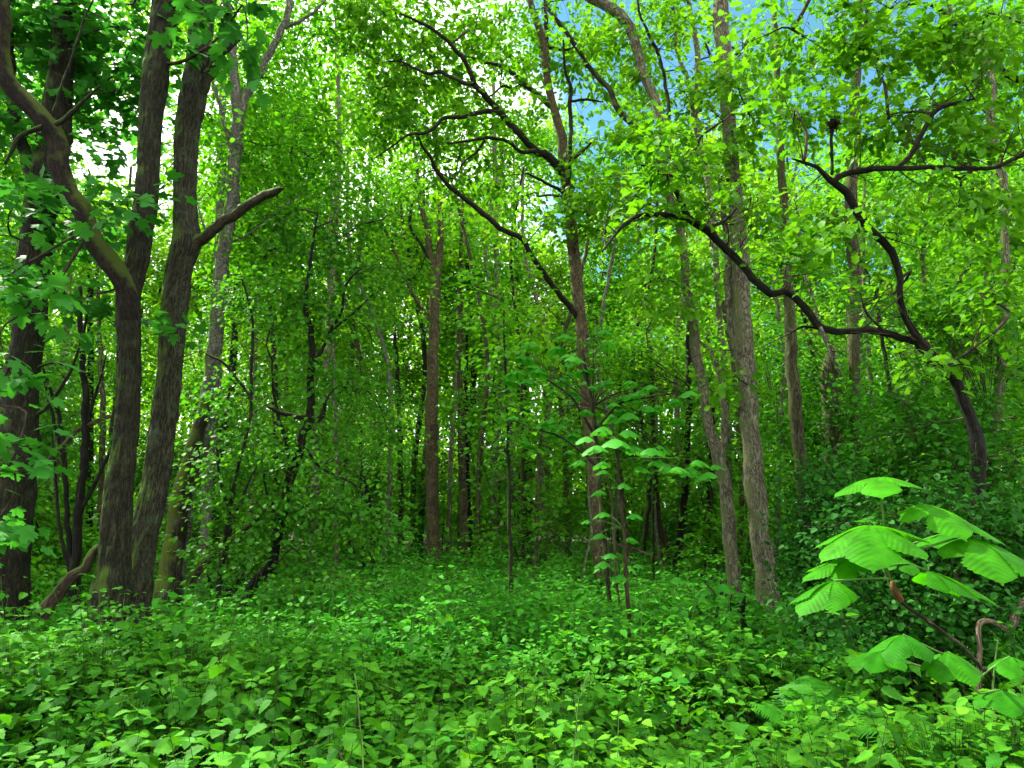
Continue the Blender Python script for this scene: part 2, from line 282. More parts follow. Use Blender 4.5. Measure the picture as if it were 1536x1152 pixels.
# ------------------------------------------------------------------ leaf shapes (length 1 along +Y, upper side +Z)
A = np.array
def strip(ys, xs, zs=None, fold=.25, droop=.18):
    """a leaf from rows of half-widths: left edge, midrib, right edge"""
    v, q = [], []
    for y, x in zip(ys, xs): z = -droop * y * y; v += [(-x, y, z + fold * x), (0, y, z), (x, y, z + fold * x)]
    for i in range(len(ys) - 1):
        a = i * 3; q += [(a, a + 1, a + 4, a + 3), (a + 1, a + 2, a + 5, a + 4)]
    return A(v, float), [q]
T_RHOMB = (A([(0, 0, 0), (-.3, .45, .05), (0, 1, -.16), (.3, .45, .05)], float), [[(0, 3, 2), (0, 2, 1)]])
T_HEX = strip([0, .25, .62, 1], [.01, .27, .25, .01])
T_ROUND = strip([0, .2, .5, .8, 1], [.02, .3, .4, .28, .02])
T_OAK = strip([0, .14, .26, .36, .5, .6, .76, .88, 1], [.02, .12, .25, .15, .33, .21, .31, .16, .03], droop=.25)
ys_ = np.linspace(0, 1, 10)
def serr(wd, tooth=.13): return [wd * math.sin(math.pi * min(1, (y * .93 + .03)) ** .72) * (1 + (tooth if i % 2 else -tooth)) + .004 for i, y in enumerate(ys_)]
yp_ = np.linspace(0, 1, 17)
T_PINNA = strip(yp_, [.12 * (1 - y) ** .8 * (1.25 if i % 2 else .55) + .006 for i, y in enumerate(yp_)], fold=.1, droop=.2)
T_SERR = strip(ys_, serr(.40), fold=.22, droop=.22)
T_SERRW = strip(ys_, serr(.5), fold=.18, droop=.28)
def palmate():
    o = [(.0, -.02), (.22, -.12), (.5, -.02), (.36, .14), (.62, .46), (.5, .47), (.52, .62), (.3, .52), (.22, .62), (.24, .78), (0, 1.02)]
    pts = o + [(-x, y) for x, y in o[-2:0:-1]]; v = [(0, .12, .02)]
    for x, y in pts: r2 = x * x + (y - .1) ** 2; v.append((x, y, -.26 * r2 + .05 * (abs(x) > .4)))
    n = len(pts); return A(v, float), [[(0, 1 + i, 1 + (i + 1) % n) for i in range(n)]]
T_SYC = palmate()
def leaflet(rows, cols, pleat=.0015, droop=.2):
    """horse chestnut leaflet: wedge base, widest near the tip, short point, pleated between the veins"""
    v, q = [], []
    yy = np.linspace(0, 1, rows)
    for i, y in enumerate(yy):
        wd = .010 + .30 * (np.clip(y / .68, 0, 1) ** 1.15 if y < .68 else np.clip(1 - ((y - .68) / .29) ** 2.4, 0, 1) ** .6 + .03 * (y < .99))
        wd *= 1 + (.05 if i % 2 else -.05) * (y > .15)
        for k in range(2 * cols + 1):
            u = (k - cols) / cols; x = wd * u; ph = (y - .75 * abs(x)) * 11 * 2 * math.pi
            v.append((x, y - .10 * abs(u) * wd / .3 * (y > .1), -droop * y ** 2 + .26 * abs(x) - 1.1 * x * x + pleat * math.sin(ph) * min(1, abs(u) * 2) * (y > .08)))
    nn = 2 * cols + 1
    for i in range(rows - 1):
        for k in range(nn - 1): a = i * nn + k; q.append((a, a + 1, a + nn + 1, a + nn))
    return A(v, float), [q]
T_CHEST = leaflet(34, 4); T_CHEST_LO = leaflet(7, 1, 0, .25)

# ------------------------------------------------------------------ trees
def skeleton(lists):
    """sample points (n,3) of polylines, for twigs to spring from"""
    out = []
    for p in lists:
        p = np.asarray(p); out.append(p[::2] if len(p) > 12 else p)
    return np.vstack(out)
def spray_crown(mb, skel, cen, tm, size, n=12, spread=.3, flat=.4, mat=0, tmat=1, up=.45, lvb=(0, 1), droop=.25, twr=.006, wid=None, maxlen=1.1):
    """each centre becomes a leafy spray on a curved twig that springs from the nearest limb"""
    cen = np.asarray(cen); Mn = len(cen)
    best = np.empty(Mn, int)
    for i in range(0, Mn, 400):
        d = cen[i:i + 400, None] - skel[None]; d2 = (d ** 2).sum(-1) + np.where(d[..., 2] < -.2, 1.5, 0) * 0 + rng.random((len(d), len(skel))) * .25
        best[i:i + 400] = d2.argmin(1)
    a = skel[best]; dv = cen - a; ln = np.linalg.norm(dv, axis=1, keepdims=True)
    a = np.where(ln > maxlen, cen - dv / np.maximum(ln, 1e-6) * maxlen, a); dv = cen - a; ln = np.linalg.norm(dv, axis=1, keepdims=True)
    mid = a + dv * .5 + np.stack([rng.normal(0, .08, Mn), rng.normal(0, .08, Mn), rng.normal(.10, .06, Mn)], 1) * ln
    ax = norm(dv + rng.normal(0, .15, (Mn, 3))); end = cen + ax * spread * .8
    mb.twigs(a, mid, end, np.clip(ln[:, 0] * twr, .002, .03), np.full(Mn, .0014), tmat)
    t = rng.random((Mn, n)) ** .7
    ctl = cen - ax * spread * .9
    hx = np.stack([-ax[:, 1], ax[:, 0], ax[:, 2] * 0], 1); hx = norm(hx + 1e-6)
    side = rng.normal(0, 1, (Mn, n)); vert = rng.normal(0, 1, (Mn, n))
    pos = ctl[:, None] + (end - ctl)[:, None] * t[..., None] + hx[:, None] * (side * spread * .55)[..., None] + A([0, 0, 1])[None, None] * (vert * spread * flat * .6 - .06 * np.abs(side) * spread)[..., None]
    yd = ax[:, None] * .6 + hx[:, None] * np.sign(side)[..., None] * .8 + rng.normal(0, .35, (Mn, n, 3)) - A([0, 0, droop])
    nr = A([0, 0, 1.0]) + rng.normal(0, up, (Mn, n, 3))
    lv = np.clip(rng.random((Mn, n)) * .65 + rng.normal(.17, .16, (Mn, 1)), 0, 1) * (lvb[1] - lvb[0]) + lvb[0]
    mb.leaves(tm, pos.reshape(-1, 3), yd.reshape(-1, 3), nr.reshape(-1, 3), (size * (.65 + .6 * rng.random((Mn, n)))).ravel(), lv.ravel(), mat, wid)
def boughs(mb, skel, blobs, tmat=1):
    """a bough from the nearest limb into the middle of each mass of leaves, with side boughs"""
    out = []; skel = np.asarray(skel)
    for b in sorted(blobs, key=lambda b: ((skel - b.mean(0)) ** 2).sum(1).min()):
        for c in ([b.mean(0)] + [b[rng.integers(len(b))] for _ in range(min(7, len(b) // 6))]):
            d = np.linalg.norm(skel - c, axis=1) + np.where(skel[:, 2] > c[2] + .5, .6, 0); a = skel[d.argmin()]; ln = np.linalg.norm(c - a)
            if ln < .5: continue
            k = 4; t = np.linspace(0, 1, k + 1)[:, None]; wob = rng.normal(0, .13, (k + 1, 3)) * ln * np.sin(math.pi * t)
            p = a + (c - a) * t + wob + A([0, 0, .12]) * ln * np.sin(math.pi * t); r0 = min(.04, .008 + .011 * ln)
            q, _ = mb.tube(p, np.linspace(r0, .004, k + 1), 5, mat=tmat, step=max(.12, ln / 12)); out.append(q); skel = np.vstack([skel, q])
    return out
def sidetwigs(mb, skel, n, tmat=1):
    """short crooked bare twigs along trunk and limbs"""
    a = skel[rng.integers(len(skel), size=n)]; d = norm(rng.normal(0, 1, (n, 3)) * A([1, .8, .5]) + A([0, 0, .35])); ln = (.18 + .5 * rng.random((n, 1)) ** 2)
    m1 = a + d * ln * .5 + rng.normal(0, .05, (n, 3)) * ln; e = a + d * ln + rng.normal(0, .2, (n, 3)) * ln; mb.twigs(a, m1, e, .004 + .008 * ln[:, 0], np.full(n, .0015), tmat)
    t = .3 + .6 * rng.random((n, 1)); b = (1 - t) ** 2 * a + 2 * t * (1 - t) * m1 + t * t * e; d2 = norm(d + rng.normal(0, .7, (n, 3))); mb.twigs(b, b + d2 * ln * .25, b + d2 * ln * .5 + rng.normal(0, .04, (n, 3)), .003 + .004 * ln[:, 0], np.full(n, .001), tmat)
def blob(px, py, Y, rx, ry, n, ry_depth=None):
    """n spray centres in an ellipsoid of foliage rx by ry photograph pixels wide, Y metres off"""
    c = P(px, py, Y); k = MPP(py, Y); d = rng.normal(0, 1, (n, 3)); d = norm(d) * rng.random((n, 1)) ** .42
    rd = ry_depth if ry_depth else max(rx, ry) * k * .7
    return c + d * A([rx * k, rd, ry * k])
def trace(pts, Y, dY=0., r_min=.002):
    """(px, py, width px) from base to tip -> points and radii; dY moves the tip nearer or farther"""
    n = len(pts); p, r = [], []
    for i, (x, y, wd) in enumerate(pts):
        yy = Y + dY * i / max(1, n - 1); p.append(P(x, y, yy)); r.append(max(r_min, wd * .5 * MPP(y, yy)))
    return A(p), A(r)
def to_ground(p, r, g=-.08, lean=.6):
    """carry the foot of a trunk down to the soil"""
    d = p[0] - p[1]; z0 = float(ground_z(p[0, 0], p[0, 1])) + g; h = p[0, 2] - z0
    if h > .05:
        k = h / max(1e-3, -d[2]) * lean; b = p[0] + A([d[0] * k, d[1] * k, -h]) if d[2] < 0 else p[0] - A([0, 0, h])
        p = np.vstack([b, p]); r = np.concatenate([[r[0] * 1.12], r])
    return p, r
def grow(p, r, up=4., lean=.5, taper=.25):
    """carry a trunk on above the frame"""
    d = norm(p[-1] - p[-3]) * lean + A([0, 0, 1 - lean]); d = d / np.linalg.norm(d)
    q = [p[-1] + d * up * t + rng.normal(0, .06, 3) * up * .3 for t in (.35, .7, 1)]
    return np.vstack([p, q]), np.concatenate([r, [r[-1] * .8, r[-1] * .5, r[-1] * taper]])
def tree(name, label, cat, trunk, Y, bark, limbs=(), dY=0., nseg=20, ridge=.006, flare=.35, top=0., group=None, crown=None, seed=1, lump=.10, lnseg=8, foot=True, step=None, limb_bark=None, extra=()):
    """trunk and limbs from traces; crown = dict(c=[blob arrays], ...spray_crown options)"""
    p, r = trace(trunk, Y, dY)
    if foot: p, r = to_ground(p, r)
    if top: p, r = grow(p, r, top)
    root = thing(name, label, cat, p[0] + A([0, 0, .08]), group)
    m = MB(); sp, _ = m.tube(p, r, nseg, ridge=ridge, lump=lump, flare=flare if foot else 0, seed=seed, step=step); m.build('trunk', M[bark], root)
    sk = [sp]
    for k, lb in enumerate(limbs):
        pts = lb['p']; lp, lr = trace(pts, lb.get('Y', Y), lb.get('dY', 0.))
        if lb.get('top'): lp, lr = grow(lp, lr, lb['top'])
        ml = MB(); q, _ = ml.tube(lp, lr, lb.get('n', lnseg), lump=lb.get('lump', .12), ridge=lb.get('ridge', 0), seed=seed + k + 1, ragged=lb.get('ragged', 0)); sk.append(q)
        ob = ml.build(lb.get('name', 'limb'), M[lb.get('bark', limb_bark or bark)], root)
        if 'label' in lb: ob['label'] = lb['label']
    if crown:
        crown = dict(crown); cl = crown.pop('c'); tw = crown.pop('tw', 24); cen = np.vstack(cl); lm = crown.pop('leaf'); nm = crown.pop('name', 'crown')
        mc = MB(); sk = list(sk) + list(extra) + boughs(mc, skeleton(sk + list(extra)), cl)
        sidetwigs(mc, skeleton(sk[:1 + len(limbs)]), tw)
        spray_crown(mc, skeleton(sk), cen, **crown); mc.build(nm, [M[lm], M['twig']], root)
    return root

# ------------------------------------------------------------------ the ground
def ground():
    xs = np.concatenate([[-300, -120], np.linspace(-50, 50, 101), [120, 300]]); yy = np.concatenate([[-120, -30], np.linspace(-8, 70, 105), [150, 400]])
    X, Y = np.meshgrid(xs, yy); Z = ground_z(X, Y); nx, ny = len(xs), len(yy)
    v = np.stack([X, Y, Z], -1).reshape(-1, 3); i = np.arange(ny - 1)[:, None] * nx; j = np.arange(nx - 1)[None]
    q = np.stack([i + j, i + j + 1, i + nx + j + 1, i + nx + j], -1).reshape(-1, 4); m = MB(); m.add(v, [q]); return m.build('ground', M['soil'])
g = ground(); g['kind'] = 'structure'

# ------------------------------------------------------------------ ground cover
def in_view(n, y0, y1, margin=.6, power=1.):
    margin += 1.3; n = n * (1 + 1.3 / (.4 * (y0 + y1)))       # a step to either side is covered too
    y = y0 + (y1 - y0) * rng.random(int(n)) ** power; x = (rng.random(int(n)) * 2 - 1) * (y * .72 + margin); return x, y
def cover_height(x, y):
    p = np.stack([x * .55, y * .55, x * 0 + 1.7], -1); p2 = np.stack([x * 1.6, y * 1.6, x * 0 + 5.1], -1)
    h = .53 + .18 * vnoise(p) + .19 * vnoise(p2)
    h = h + .16 * np.exp(-(((x + 2.2) / 1.2) ** 2 + ((y - 6.4) / 1.5) ** 2)) - .10 * np.exp(-(((x - 2.6) / 1.3) ** 2 + ((y - 8) / 2.) ** 2))
    h = h + .3 * np.exp(-(((x - 2.1) / .5) ** 2 + ((y - 2.9) / .6) ** 2))
    return np.clip(h, .2, 1.05)
def plants(mb, x, y, nodes, tm, size, lmat, smat, leaf_n=3, radial=.5, hscale=1., lvb=(0, 1), wid=None, stem=.0026, droop=.35, up=.28, tip=.3, low=.35):
    """upright leafy stems: whorls of leaf_n leaves at each node, smaller and paler ones at the tip"""
    Mn = len(x); z = ground_z(x, y); h = cover_height(x, y) * hscale * (.5 + .75 * rng.random(Mn)); b = np.stack([x, y, z - .02], 1)
    ln = np.stack([rng.normal(0, .16, Mn), rng.normal(0, .16, Mn), np.ones(Mn)], 1) * h[:, None]; tipp = b + ln
    mid = b + ln * .5 + np.stack([rng.normal(0, .05, Mn), rng.normal(0, .05, Mn), np.zeros(Mn)], 1)
    mb.twigs(b, mid, tipp, np.full(Mn, stem), np.full(Mn, stem * .5), smat, K=4)
    plv = rng.normal(.35, .2, Mn); a0 = rng.random(Mn) * 6.283
    for k in range(nodes):
        f = low + (1 - low) * (k + 1) / nodes; c = (1 - f) ** 2 * b + 2 * f * (1 - f) * mid + f * f * tipp; top = k == nodes - 1
        for j in range(leaf_n):
            an = a0 + k * 1.57 + j * 2 * math.pi / leaf_n + rng.normal(0, .3, Mn); d = np.stack([np.cos(an), np.sin(an), rng.normal(-droop if not top else .1, .22, Mn)], 1)
            s = size * (.6 + .7 * rng.random(Mn)) * (tip + .35 if top else 1 - .2 * (1 - f)); pt = norm(d + A([0, 0, .35]))
            pos = c + pt * (s * radial)[:, None]
            nr = A([0, 0, 1.]) + rng.normal(0, up, (Mn, 3)); lv = np.clip(plv + rng.normal(0, .12, Mn) + (.3 if top else 0) - .15 * (1 - f), 0, 1) * (lvb[1] - lvb[0]) + lvb[0]
            mb.leaves(tm, pos, d, nr, s, lv, lmat, wid)
def clear(x, y, spots):
    k = np.ones(len(x), bool)
    for cx, cy, r in spots: k &= (x - cx) ** 2 + (y - cy) ** 2 > r * r
    return x[k], y[k]
SPOTS = [(P(160, 930, 8)[0], 8, .33), (P(205, 930, 8.6)[0], 8.6, .25), (P(0, 930, 7)[0], 7, .3), (P(1152, 930, 10.5)[0], 10.5, .25)]
m = MB()
x, y = clear(*in_view(2900, 2.7, 6.5, power=.9), SPOTS); keep = vnoise(np.stack([x * 1.5, y * 1.5, x * 0 + 9], -1)) > -.24; x, y = x[keep], y[keep]
plants(m, x, y, 4, T_SERR, .092, 0, 1, 3, .35)
x, y = clear(*in_view(1300, 2.7, 6.5, power=.9), SPOTS); plants(m, x, y, 3, T_SERRW, .096, 0, 1, 2, .5, .9)
x = rng.normal(1.95, .35, 190); y = rng.normal(2.9, .3, 190); k = (y > 2.5) & (x > .5 * y); plants(m, x[k], y[k], 5, T_SERR, .085, 0, 1, 3, .35)
x, y = clear(*in_view(420, 2.9, 8, .3), SPOTS); plants(m, x, y, 6, T_SERR, .085, 0, 1, 2, .3, 1.35, low=.3, tip=.2)
x, y = clear(*in_view(160, 2.9, 6, .3), SPOTS); k = x > -.4; plants(m, x[k], y[k], 4, T_SERR, .08, 2, 1, 2, .3, 1.15)
x, y = clear(*in_view(500, 2.9, 7, .3), SPOTS); plants(m, x, y, 2, T_ROUND, .12, 3, 1, 4, .6, .8, wid=1.15)
x, y = in_view(260, 3, 7); k = len(x); b = np.stack([x, y, ground_z(x, y) + .12 + .25 * rng.random(k)], 1); d = norm(rng.normal(0, 1, (k, 3)) * A([1, 1, .35])) * (.15 + .35 * rng.random((k, 1))); m.twigs(b - d, b + rng.normal(0, .04, (k, 3)), b + d, np.full(k, .004), np.full(k, .002), 4)
x, y = in_view(2600, 2.8, 8); k = len(x); m.leaves(T_OAK, np.stack([x, y, ground_z(x, y) + .02 + .05 * rng.random(k)], 1), rng.normal(0, 1, (k, 3)) * A([1, 1, .2]), A([0, 0, 1]) + rng.normal(0, .35, (k, 3)), .09, rng.random(k), 5)
o = m.build('bramble_undergrowth', [M['leaf_bramble'], M['stem_brown'], M['leaf_lime'], M['leaf_cover'], M['twig'], M['leaf_dead']]); tag(o, 'dense knee high green brambles and nettles covering the foreground', 'undergrowth', kind='stuff')
m = MB()
x, y = clear(*in_view(6500, 6.2, 12.5), SPOTS); plants(m, x, y, 3, T_ROUND, .088, 0, 1, 3, .4)
x, y = clear(*in_view(900, 6, 13, .5), SPOTS); plants(m, x, y, 5, T_HEX, .095, 0, 1, 2, .3, 1.4, low=.3)
x, y = clear(*in_view(8500, 12, 26, 1.5, .8), SPOTS); plants(m, x, y, 2, T_HEX, .12, 0, 1, 4, .5, 1.1)
o = m.build('woodland_ground_cover', [M['leaf_cover'], M['stem_green']]); tag(o, 'low leafy green cover spreading between the trunks', 'ground cover', kind='stuff')

def weed(name, label, cat, px, py, Y, n, rad, h, size, leaf='leaf_lime', tm=T_SERR, nodes=5, leaf_n=2, group=None):
    """a clump of upright weeds: n stems within rad metres, each stem's leaves in the foliage"""
    c = P(px, py, Y); c[2] = float(ground_z(c[0], c[1])); root = thing(name, label, cat, c, group)
    x = c[0] + rng.normal(0, rad, n); y = c[1] + rng.normal(0, rad, n); m = MB(); ms = m
    b = np.stack([x, y, np.full(n, c[2] - .02)], 1); hh = h * (.8 + .4 * rng.random(n)); t = b + np.stack([rng.normal(0, .05, n), rng.normal(0, .05, n), hh], 1)
    ms.twigs(b, (b + t) / 2 + rng.normal(0, .02, (n, 3)), t, np.full(n, .003), np.full(n, .0015), 1, K=5, side=4)
    a0 = rng.random(n) * 6.28
    for k in range(nodes):
        f = .35 + .65 * (k + .9) / nodes; p = b + (t - b) * f
        for j in range(leaf_n):
            an = a0 + k * 1.57 + j * 6.283 / leaf_n; d = np.stack([np.cos(an), np.sin(an), rng.normal(.05, .2, n)], 1); s = size * (1.1 - .55 * f) * (.8 + .4 * rng.random(n))
            m.leaves(tm, p + d * .01, d, A([0, 0, 1]) + rng.normal(0, .25, (n, 3)), s, np.clip(rng.normal(.5, .2, n), 0, 1), 0)
    m.build('foliage', [M[leaf], M['stem_green']], root); return root
weed('pale_weed', 'pale yellow-green weed clump at the bottom edge below the pale grass stalk', 'weed', 838, 1120, 3.7, 34, .2, .62, .085)
weed('pale_weed', 'bright pale weed at the bottom edge among dark brambles, left of the bracken', 'weed', 1195, 1135, 3.5, 18, .16, .6, .085)
weed('young_nettle', 'tall leafy shoots rising above the brambles below the twin dark trunks', 'nettle', 355, 930, 5.6, 16, .22, .92, .10, 'leaf_bramble')
weed('young_nettle', 'yellowish shoot with a drooping tip in the middle of the brambles', 'nettle', 770, 1040, 4.2, 5, .05, .72, .08)
weed('young_nettle', 'leafy shoots by the lower right corner beside the fern', 'nettle', 1400, 1120, 3.5, 14, .16, .62, .11)

def fern(label, px, py, Y, n, length, az0=0., spread=6.283, tilt=.75):
    c = P(px, py, Y); c[2] = float(ground_z(c[0], c[1])) + .05; root = thing('fern', label, 'fern', c, 'ferns among the brambles')
    for k in range(n):
        az = az0 + spread * (k + .5) / n + rng.normal(0, .15); L_ = length * (.8 + .35 * rng.random()); el = tilt + rng.normal(0, .12)
        K = 34; t = np.linspace(0, 1, K); hd = A([math.cos(az), math.sin(az), 0])
        p = c + hd * (L_ * (t * math.cos(el) + .25 * t ** 2))[:, None] + A([0, 0, 1]) * (L_ * (t * math.sin(el) - .42 * t ** 2.4))[:, None]
        m = MB(); m.tube(p[::5], np.linspace(.004, .001, len(p[::5])), 5, mat=1, step=.05)
        tg = norm(np.gradient(p, axis=0)); sd = norm(np.cross(tg, A([0, 0, 1.]))); nr = np.cross(sd, tg)
        ln = L_ * .30 * np.sin(np.pi * np.clip((t - .12) / .88, 0, 1) ** .75) * (t > .15) + .004
        for s_ in (-1, 1):
            ax = sd * s_ + tg * .35 - A([0, 0, .12])
            m.leaves(T_PINNA, p, ax, nr + rng.normal(0, .12, (K, 3)), ln * (.92 + .16 * rng.random(K)), np.clip(.45 + .3 * t + rng.normal(0, .08, K), 0, 1), 0)
        m.build('frond', [M['leaf_fern'], M['stem_green']], root)
fern('feathery green fern in the gap left of the big chestnut leaves', 1225, 1040, 4.9, 7, .78, tilt=1.22)
fern('fern frond clump in the lower right corner with ladder like leaflets', 1490, 1150, 3.4, 7, .8, .5, 5., 1.15)
fern('small fern low in front of the ridged brown trunk', 1090, 1010, 6.2, 6, .75, tilt=1.2)
fern('fern half hidden under the low chestnut leaves', 1330, 1050, 4.3, 5, .7, tilt=1.2)

# ------------------------------------------------------------------ the trees on the left
B_ = blob
SYC = dict(leaf='leaf_syc', tm=T_SYC, size=.14, n=8, spread=.34, flat=.3, up=.32, twr=.005)
tree('sycamore', 'thick dark trunk cut off by the left edge of the picture', 'tree',
     [(-10, 985, 86), (0, 900, 72), (12, 803, 62), (26, 670, 54), (33, 559, 49), (40, 512, 45), (50, 400, 44), (62, 300, 44), (82, 200, 44), (92, 100, 34), (97, 0, 30)], 8.9, 'bark_dark', nseg=56, ridge=.011, top=4, step=.035,
     limbs=[dict(p=[(62, 310, 26), (45, 250, 22), (25, 190, 18), (15, 100, 14), (10, 0, 12)], n=20, top=2, lump=.1),
            dict(p=[(35, 560, 6), (80, 545, 4), (130, 560, 3)]), dict(p=[(30, 640, 8), (70, 610, 6), (105, 560, 5), (125, 500, 3)])],
     crown=dict(c=[B_(40, 440, 6.5, 60, 30, 9), B_(30, 300, 6.5, 45, 25, 8), B_(60, 60, 9.2, 120, 90, 80), B_(160, 120, 9.4, 80, 110, 64), B_(120, 330, 9, 70, 60, 24), B_(20, 170, 8.6, 60, 60, 18), B_(25, 555, 6.4, 35, 40, 5), B_(10, 680, 6, 45, 20, 5), B_(0, 790, 6, 30, 15, 4),
                   B_(110, 270, 8.6, 70, 90, 16), B_(40, 380, 8, 60, 60, 8), B_(-150, 100, 7.5, 120, 200, 20), B_(20, -160, 8, 160, 100, 22)], **SYC))
tree('sycamore', 'dark trunk forking low into a straight stem and a mossy limb that bends left', 'tree',
     [(160, 935, 70), (166, 892, 54), (174, 803, 43), (182, 710, 40), (189, 650, 35), (192, 600, 31), (193, 520, 32), (192, 450, 35), (197, 418, 37), (206, 390, 36), (211, 350, 33), (219, 300, 33), (225, 200, 33), (234, 100, 37), (249, 0, 38), (256, -40, 37)], 8.0, 'bark_dark', nseg=64, ridge=.011, top=5, step=.03, seed=2,
     limbs=[dict(name='limb', label='mossy limb curving up to the left', bark='bark_mosslimb', n=24, ridge=.004, top=2, p=[(195, 500, 18), (194, 460, 27), (184, 420, 29), (165, 392, 28), (140, 360, 26), (118, 310, 27), (95, 265, 27), (84, 215, 28), (65, 180, 27), (35, 145, 26), (8, 115, 25), (2, 80, 20), (5, 30, 18), (0, -30, 16)], dY=-.8, lump=.16),
            dict(p=[(82, 188, 8), (105, 172, 7), (128, 148, 5), (150, 128, 3)], Y=7.5), dict(p=[(80, 168, 5), (95, 120, 4), (110, 80, 4), (125, 30, 3), (140, 0, 3)], Y=7.5), dict(p=[(64, 190, 7), (40, 200, 6), (22, 215, 6), (8, 245, 4)], Y=7.4)],
     crown=dict(c=[B_(120, 440, 8.3, 70, 50, 9), B_(190, 300, 7.4, 60, 20, 6), B_(160, 30, 8.8, 100, 60, 26), B_(330, 20, 7, 80, 35, 9), B_(360, 85, 6.8, 25, 35, 4), B_(200, -180, 8.5, 240, 100, 30)], **SYC))
tree('sycamore', 'ridged grey-brown trunk leaning right behind the forked one, with a broken limb', 'tree',
     [(198, 935, 56), (204, 892, 46), (216, 803, 40), (235, 710, 39), (242, 660, 37), (252, 580, 35), (262, 448, 38), (271, 400, 38), (280, 366, 42), (279, 330, 36), (278, 300, 34), (280, 200, 35), (290, 140, 36), (298, 80, 34), (308, 0, 31), (312, -40, 30)], 8.7, 'bark_ridged', nseg=64, ridge=.012, top=5, step=.03, seed=3,
     limbs=[dict(name='broken_limb', label='snapped bare brown limb pointing up to the right', bark='wood_limb', n=20, ridge=.005, ragged=.06, p=[(283, 378, 24), (297, 363, 19), (312, 351, 16), (345, 326, 14), (380, 304, 13), (403, 291, 13), (414, 287, 11), (424, 281, 5)], dY=-.3),
            dict(name='broken_limb', label='short broken stub high on the trunk', bark='bark_dark', n=14, ragged=.05, p=[(296, 140, 24), (312, 112, 18), (330, 85, 15), (350, 65, 13), (362, 53, 10)]),
            dict(p=[(311, 350, 4), (303, 330, 3), (297, 308, 2)], bark='bark_pale'), dict(p=[(282, 30, 4), (330, 22, 3), (370, 16, 2)])],
     crown=dict(c=[B_(300, 30, 8.1, 45, 35, 7), B_(282, 90, 8.1, 25, 35, 4), B_(340, -160, 9, 200, 90, 28), B_(262, 500, 8.2, 25, 20, 3)], **SYC))
WOOD = dict(leaf='leaf_wood', tm=T_HEX, size=.11, n=17, spread=.34, flat=.45, up=.5)
tree('birch', 'mossy slanting trunk right of the twin dark trunks, forking near the top', 'tree',
     [(252, 905, 44), (258, 880, 34), (267, 803, 34), (280, 725, 32), (297, 670, 30), (315, 600, 28), (322, 520, 22), (327, 448, 20), (334, 390, 20), (348, 300, 19), (354, 220, 18), (356, 165, 17), (351, 100, 14), (345, 50, 13), (340, 0, 12), (338, -40, 11)], 10.5, 'bark_pale', nseg=32, top=3, ridge=.003, seed=4,
     limbs=[dict(p=[(356, 180, 14), (371, 140, 13), (395, 95, 12), (418, 55, 11), (432, 20, 10), (438, -30, 9)], n=12, top=2), dict(p=[(428, 42, 6), (455, 28, 5), (475, 15, 4), (495, -10, 3)]), dict(p=[(352, 240, 8), (338, 190, 7), (328, 150, 6), (318, 120, 4)]),
            dict(p=[(345, 365, 4), (375, 350, 4), (415, 318, 3), (450, 293, 2)]),
            dict(name='low_stem', label='low stem thick with yellow-green moss', bark='bark_mossy', n=20, p=[(246, 960, 44), (250, 900, 37), (256, 850, 33), (266, 780, 27), (283, 695, 23), (298, 640, 19), (312, 590, 12)], Y=10.3)],
     crown=dict(c=[B_(440, 230, 11, 120, 110, 160), B_(390, 120, 11.5, 60, 90, 56), B_(440, 60, 12, 80, 60, 70), B_(320, 200, 11.8, 70, 130, 80), B_(400, 380, 11, 90, 70, 60), B_(400, -120, 12, 180, 100, 40)], **WOOD))
tree('birch', 'slim pale trunk half hidden between the ridged trunk and the mossy slanting one', 'tree', [(300, 880, 16), (310, 760, 15), (320, 600, 14), (326, 440, 14), (330, 320, 13), (333, 220, 12), (335, 120, 10)], 14, 'bark_pale', top=3, seed=5,
     crown=dict(c=[B_(300, 250, 14, 90, 150, 90), B_(330, 50, 15, 90, 90, 60)], **WOOD))

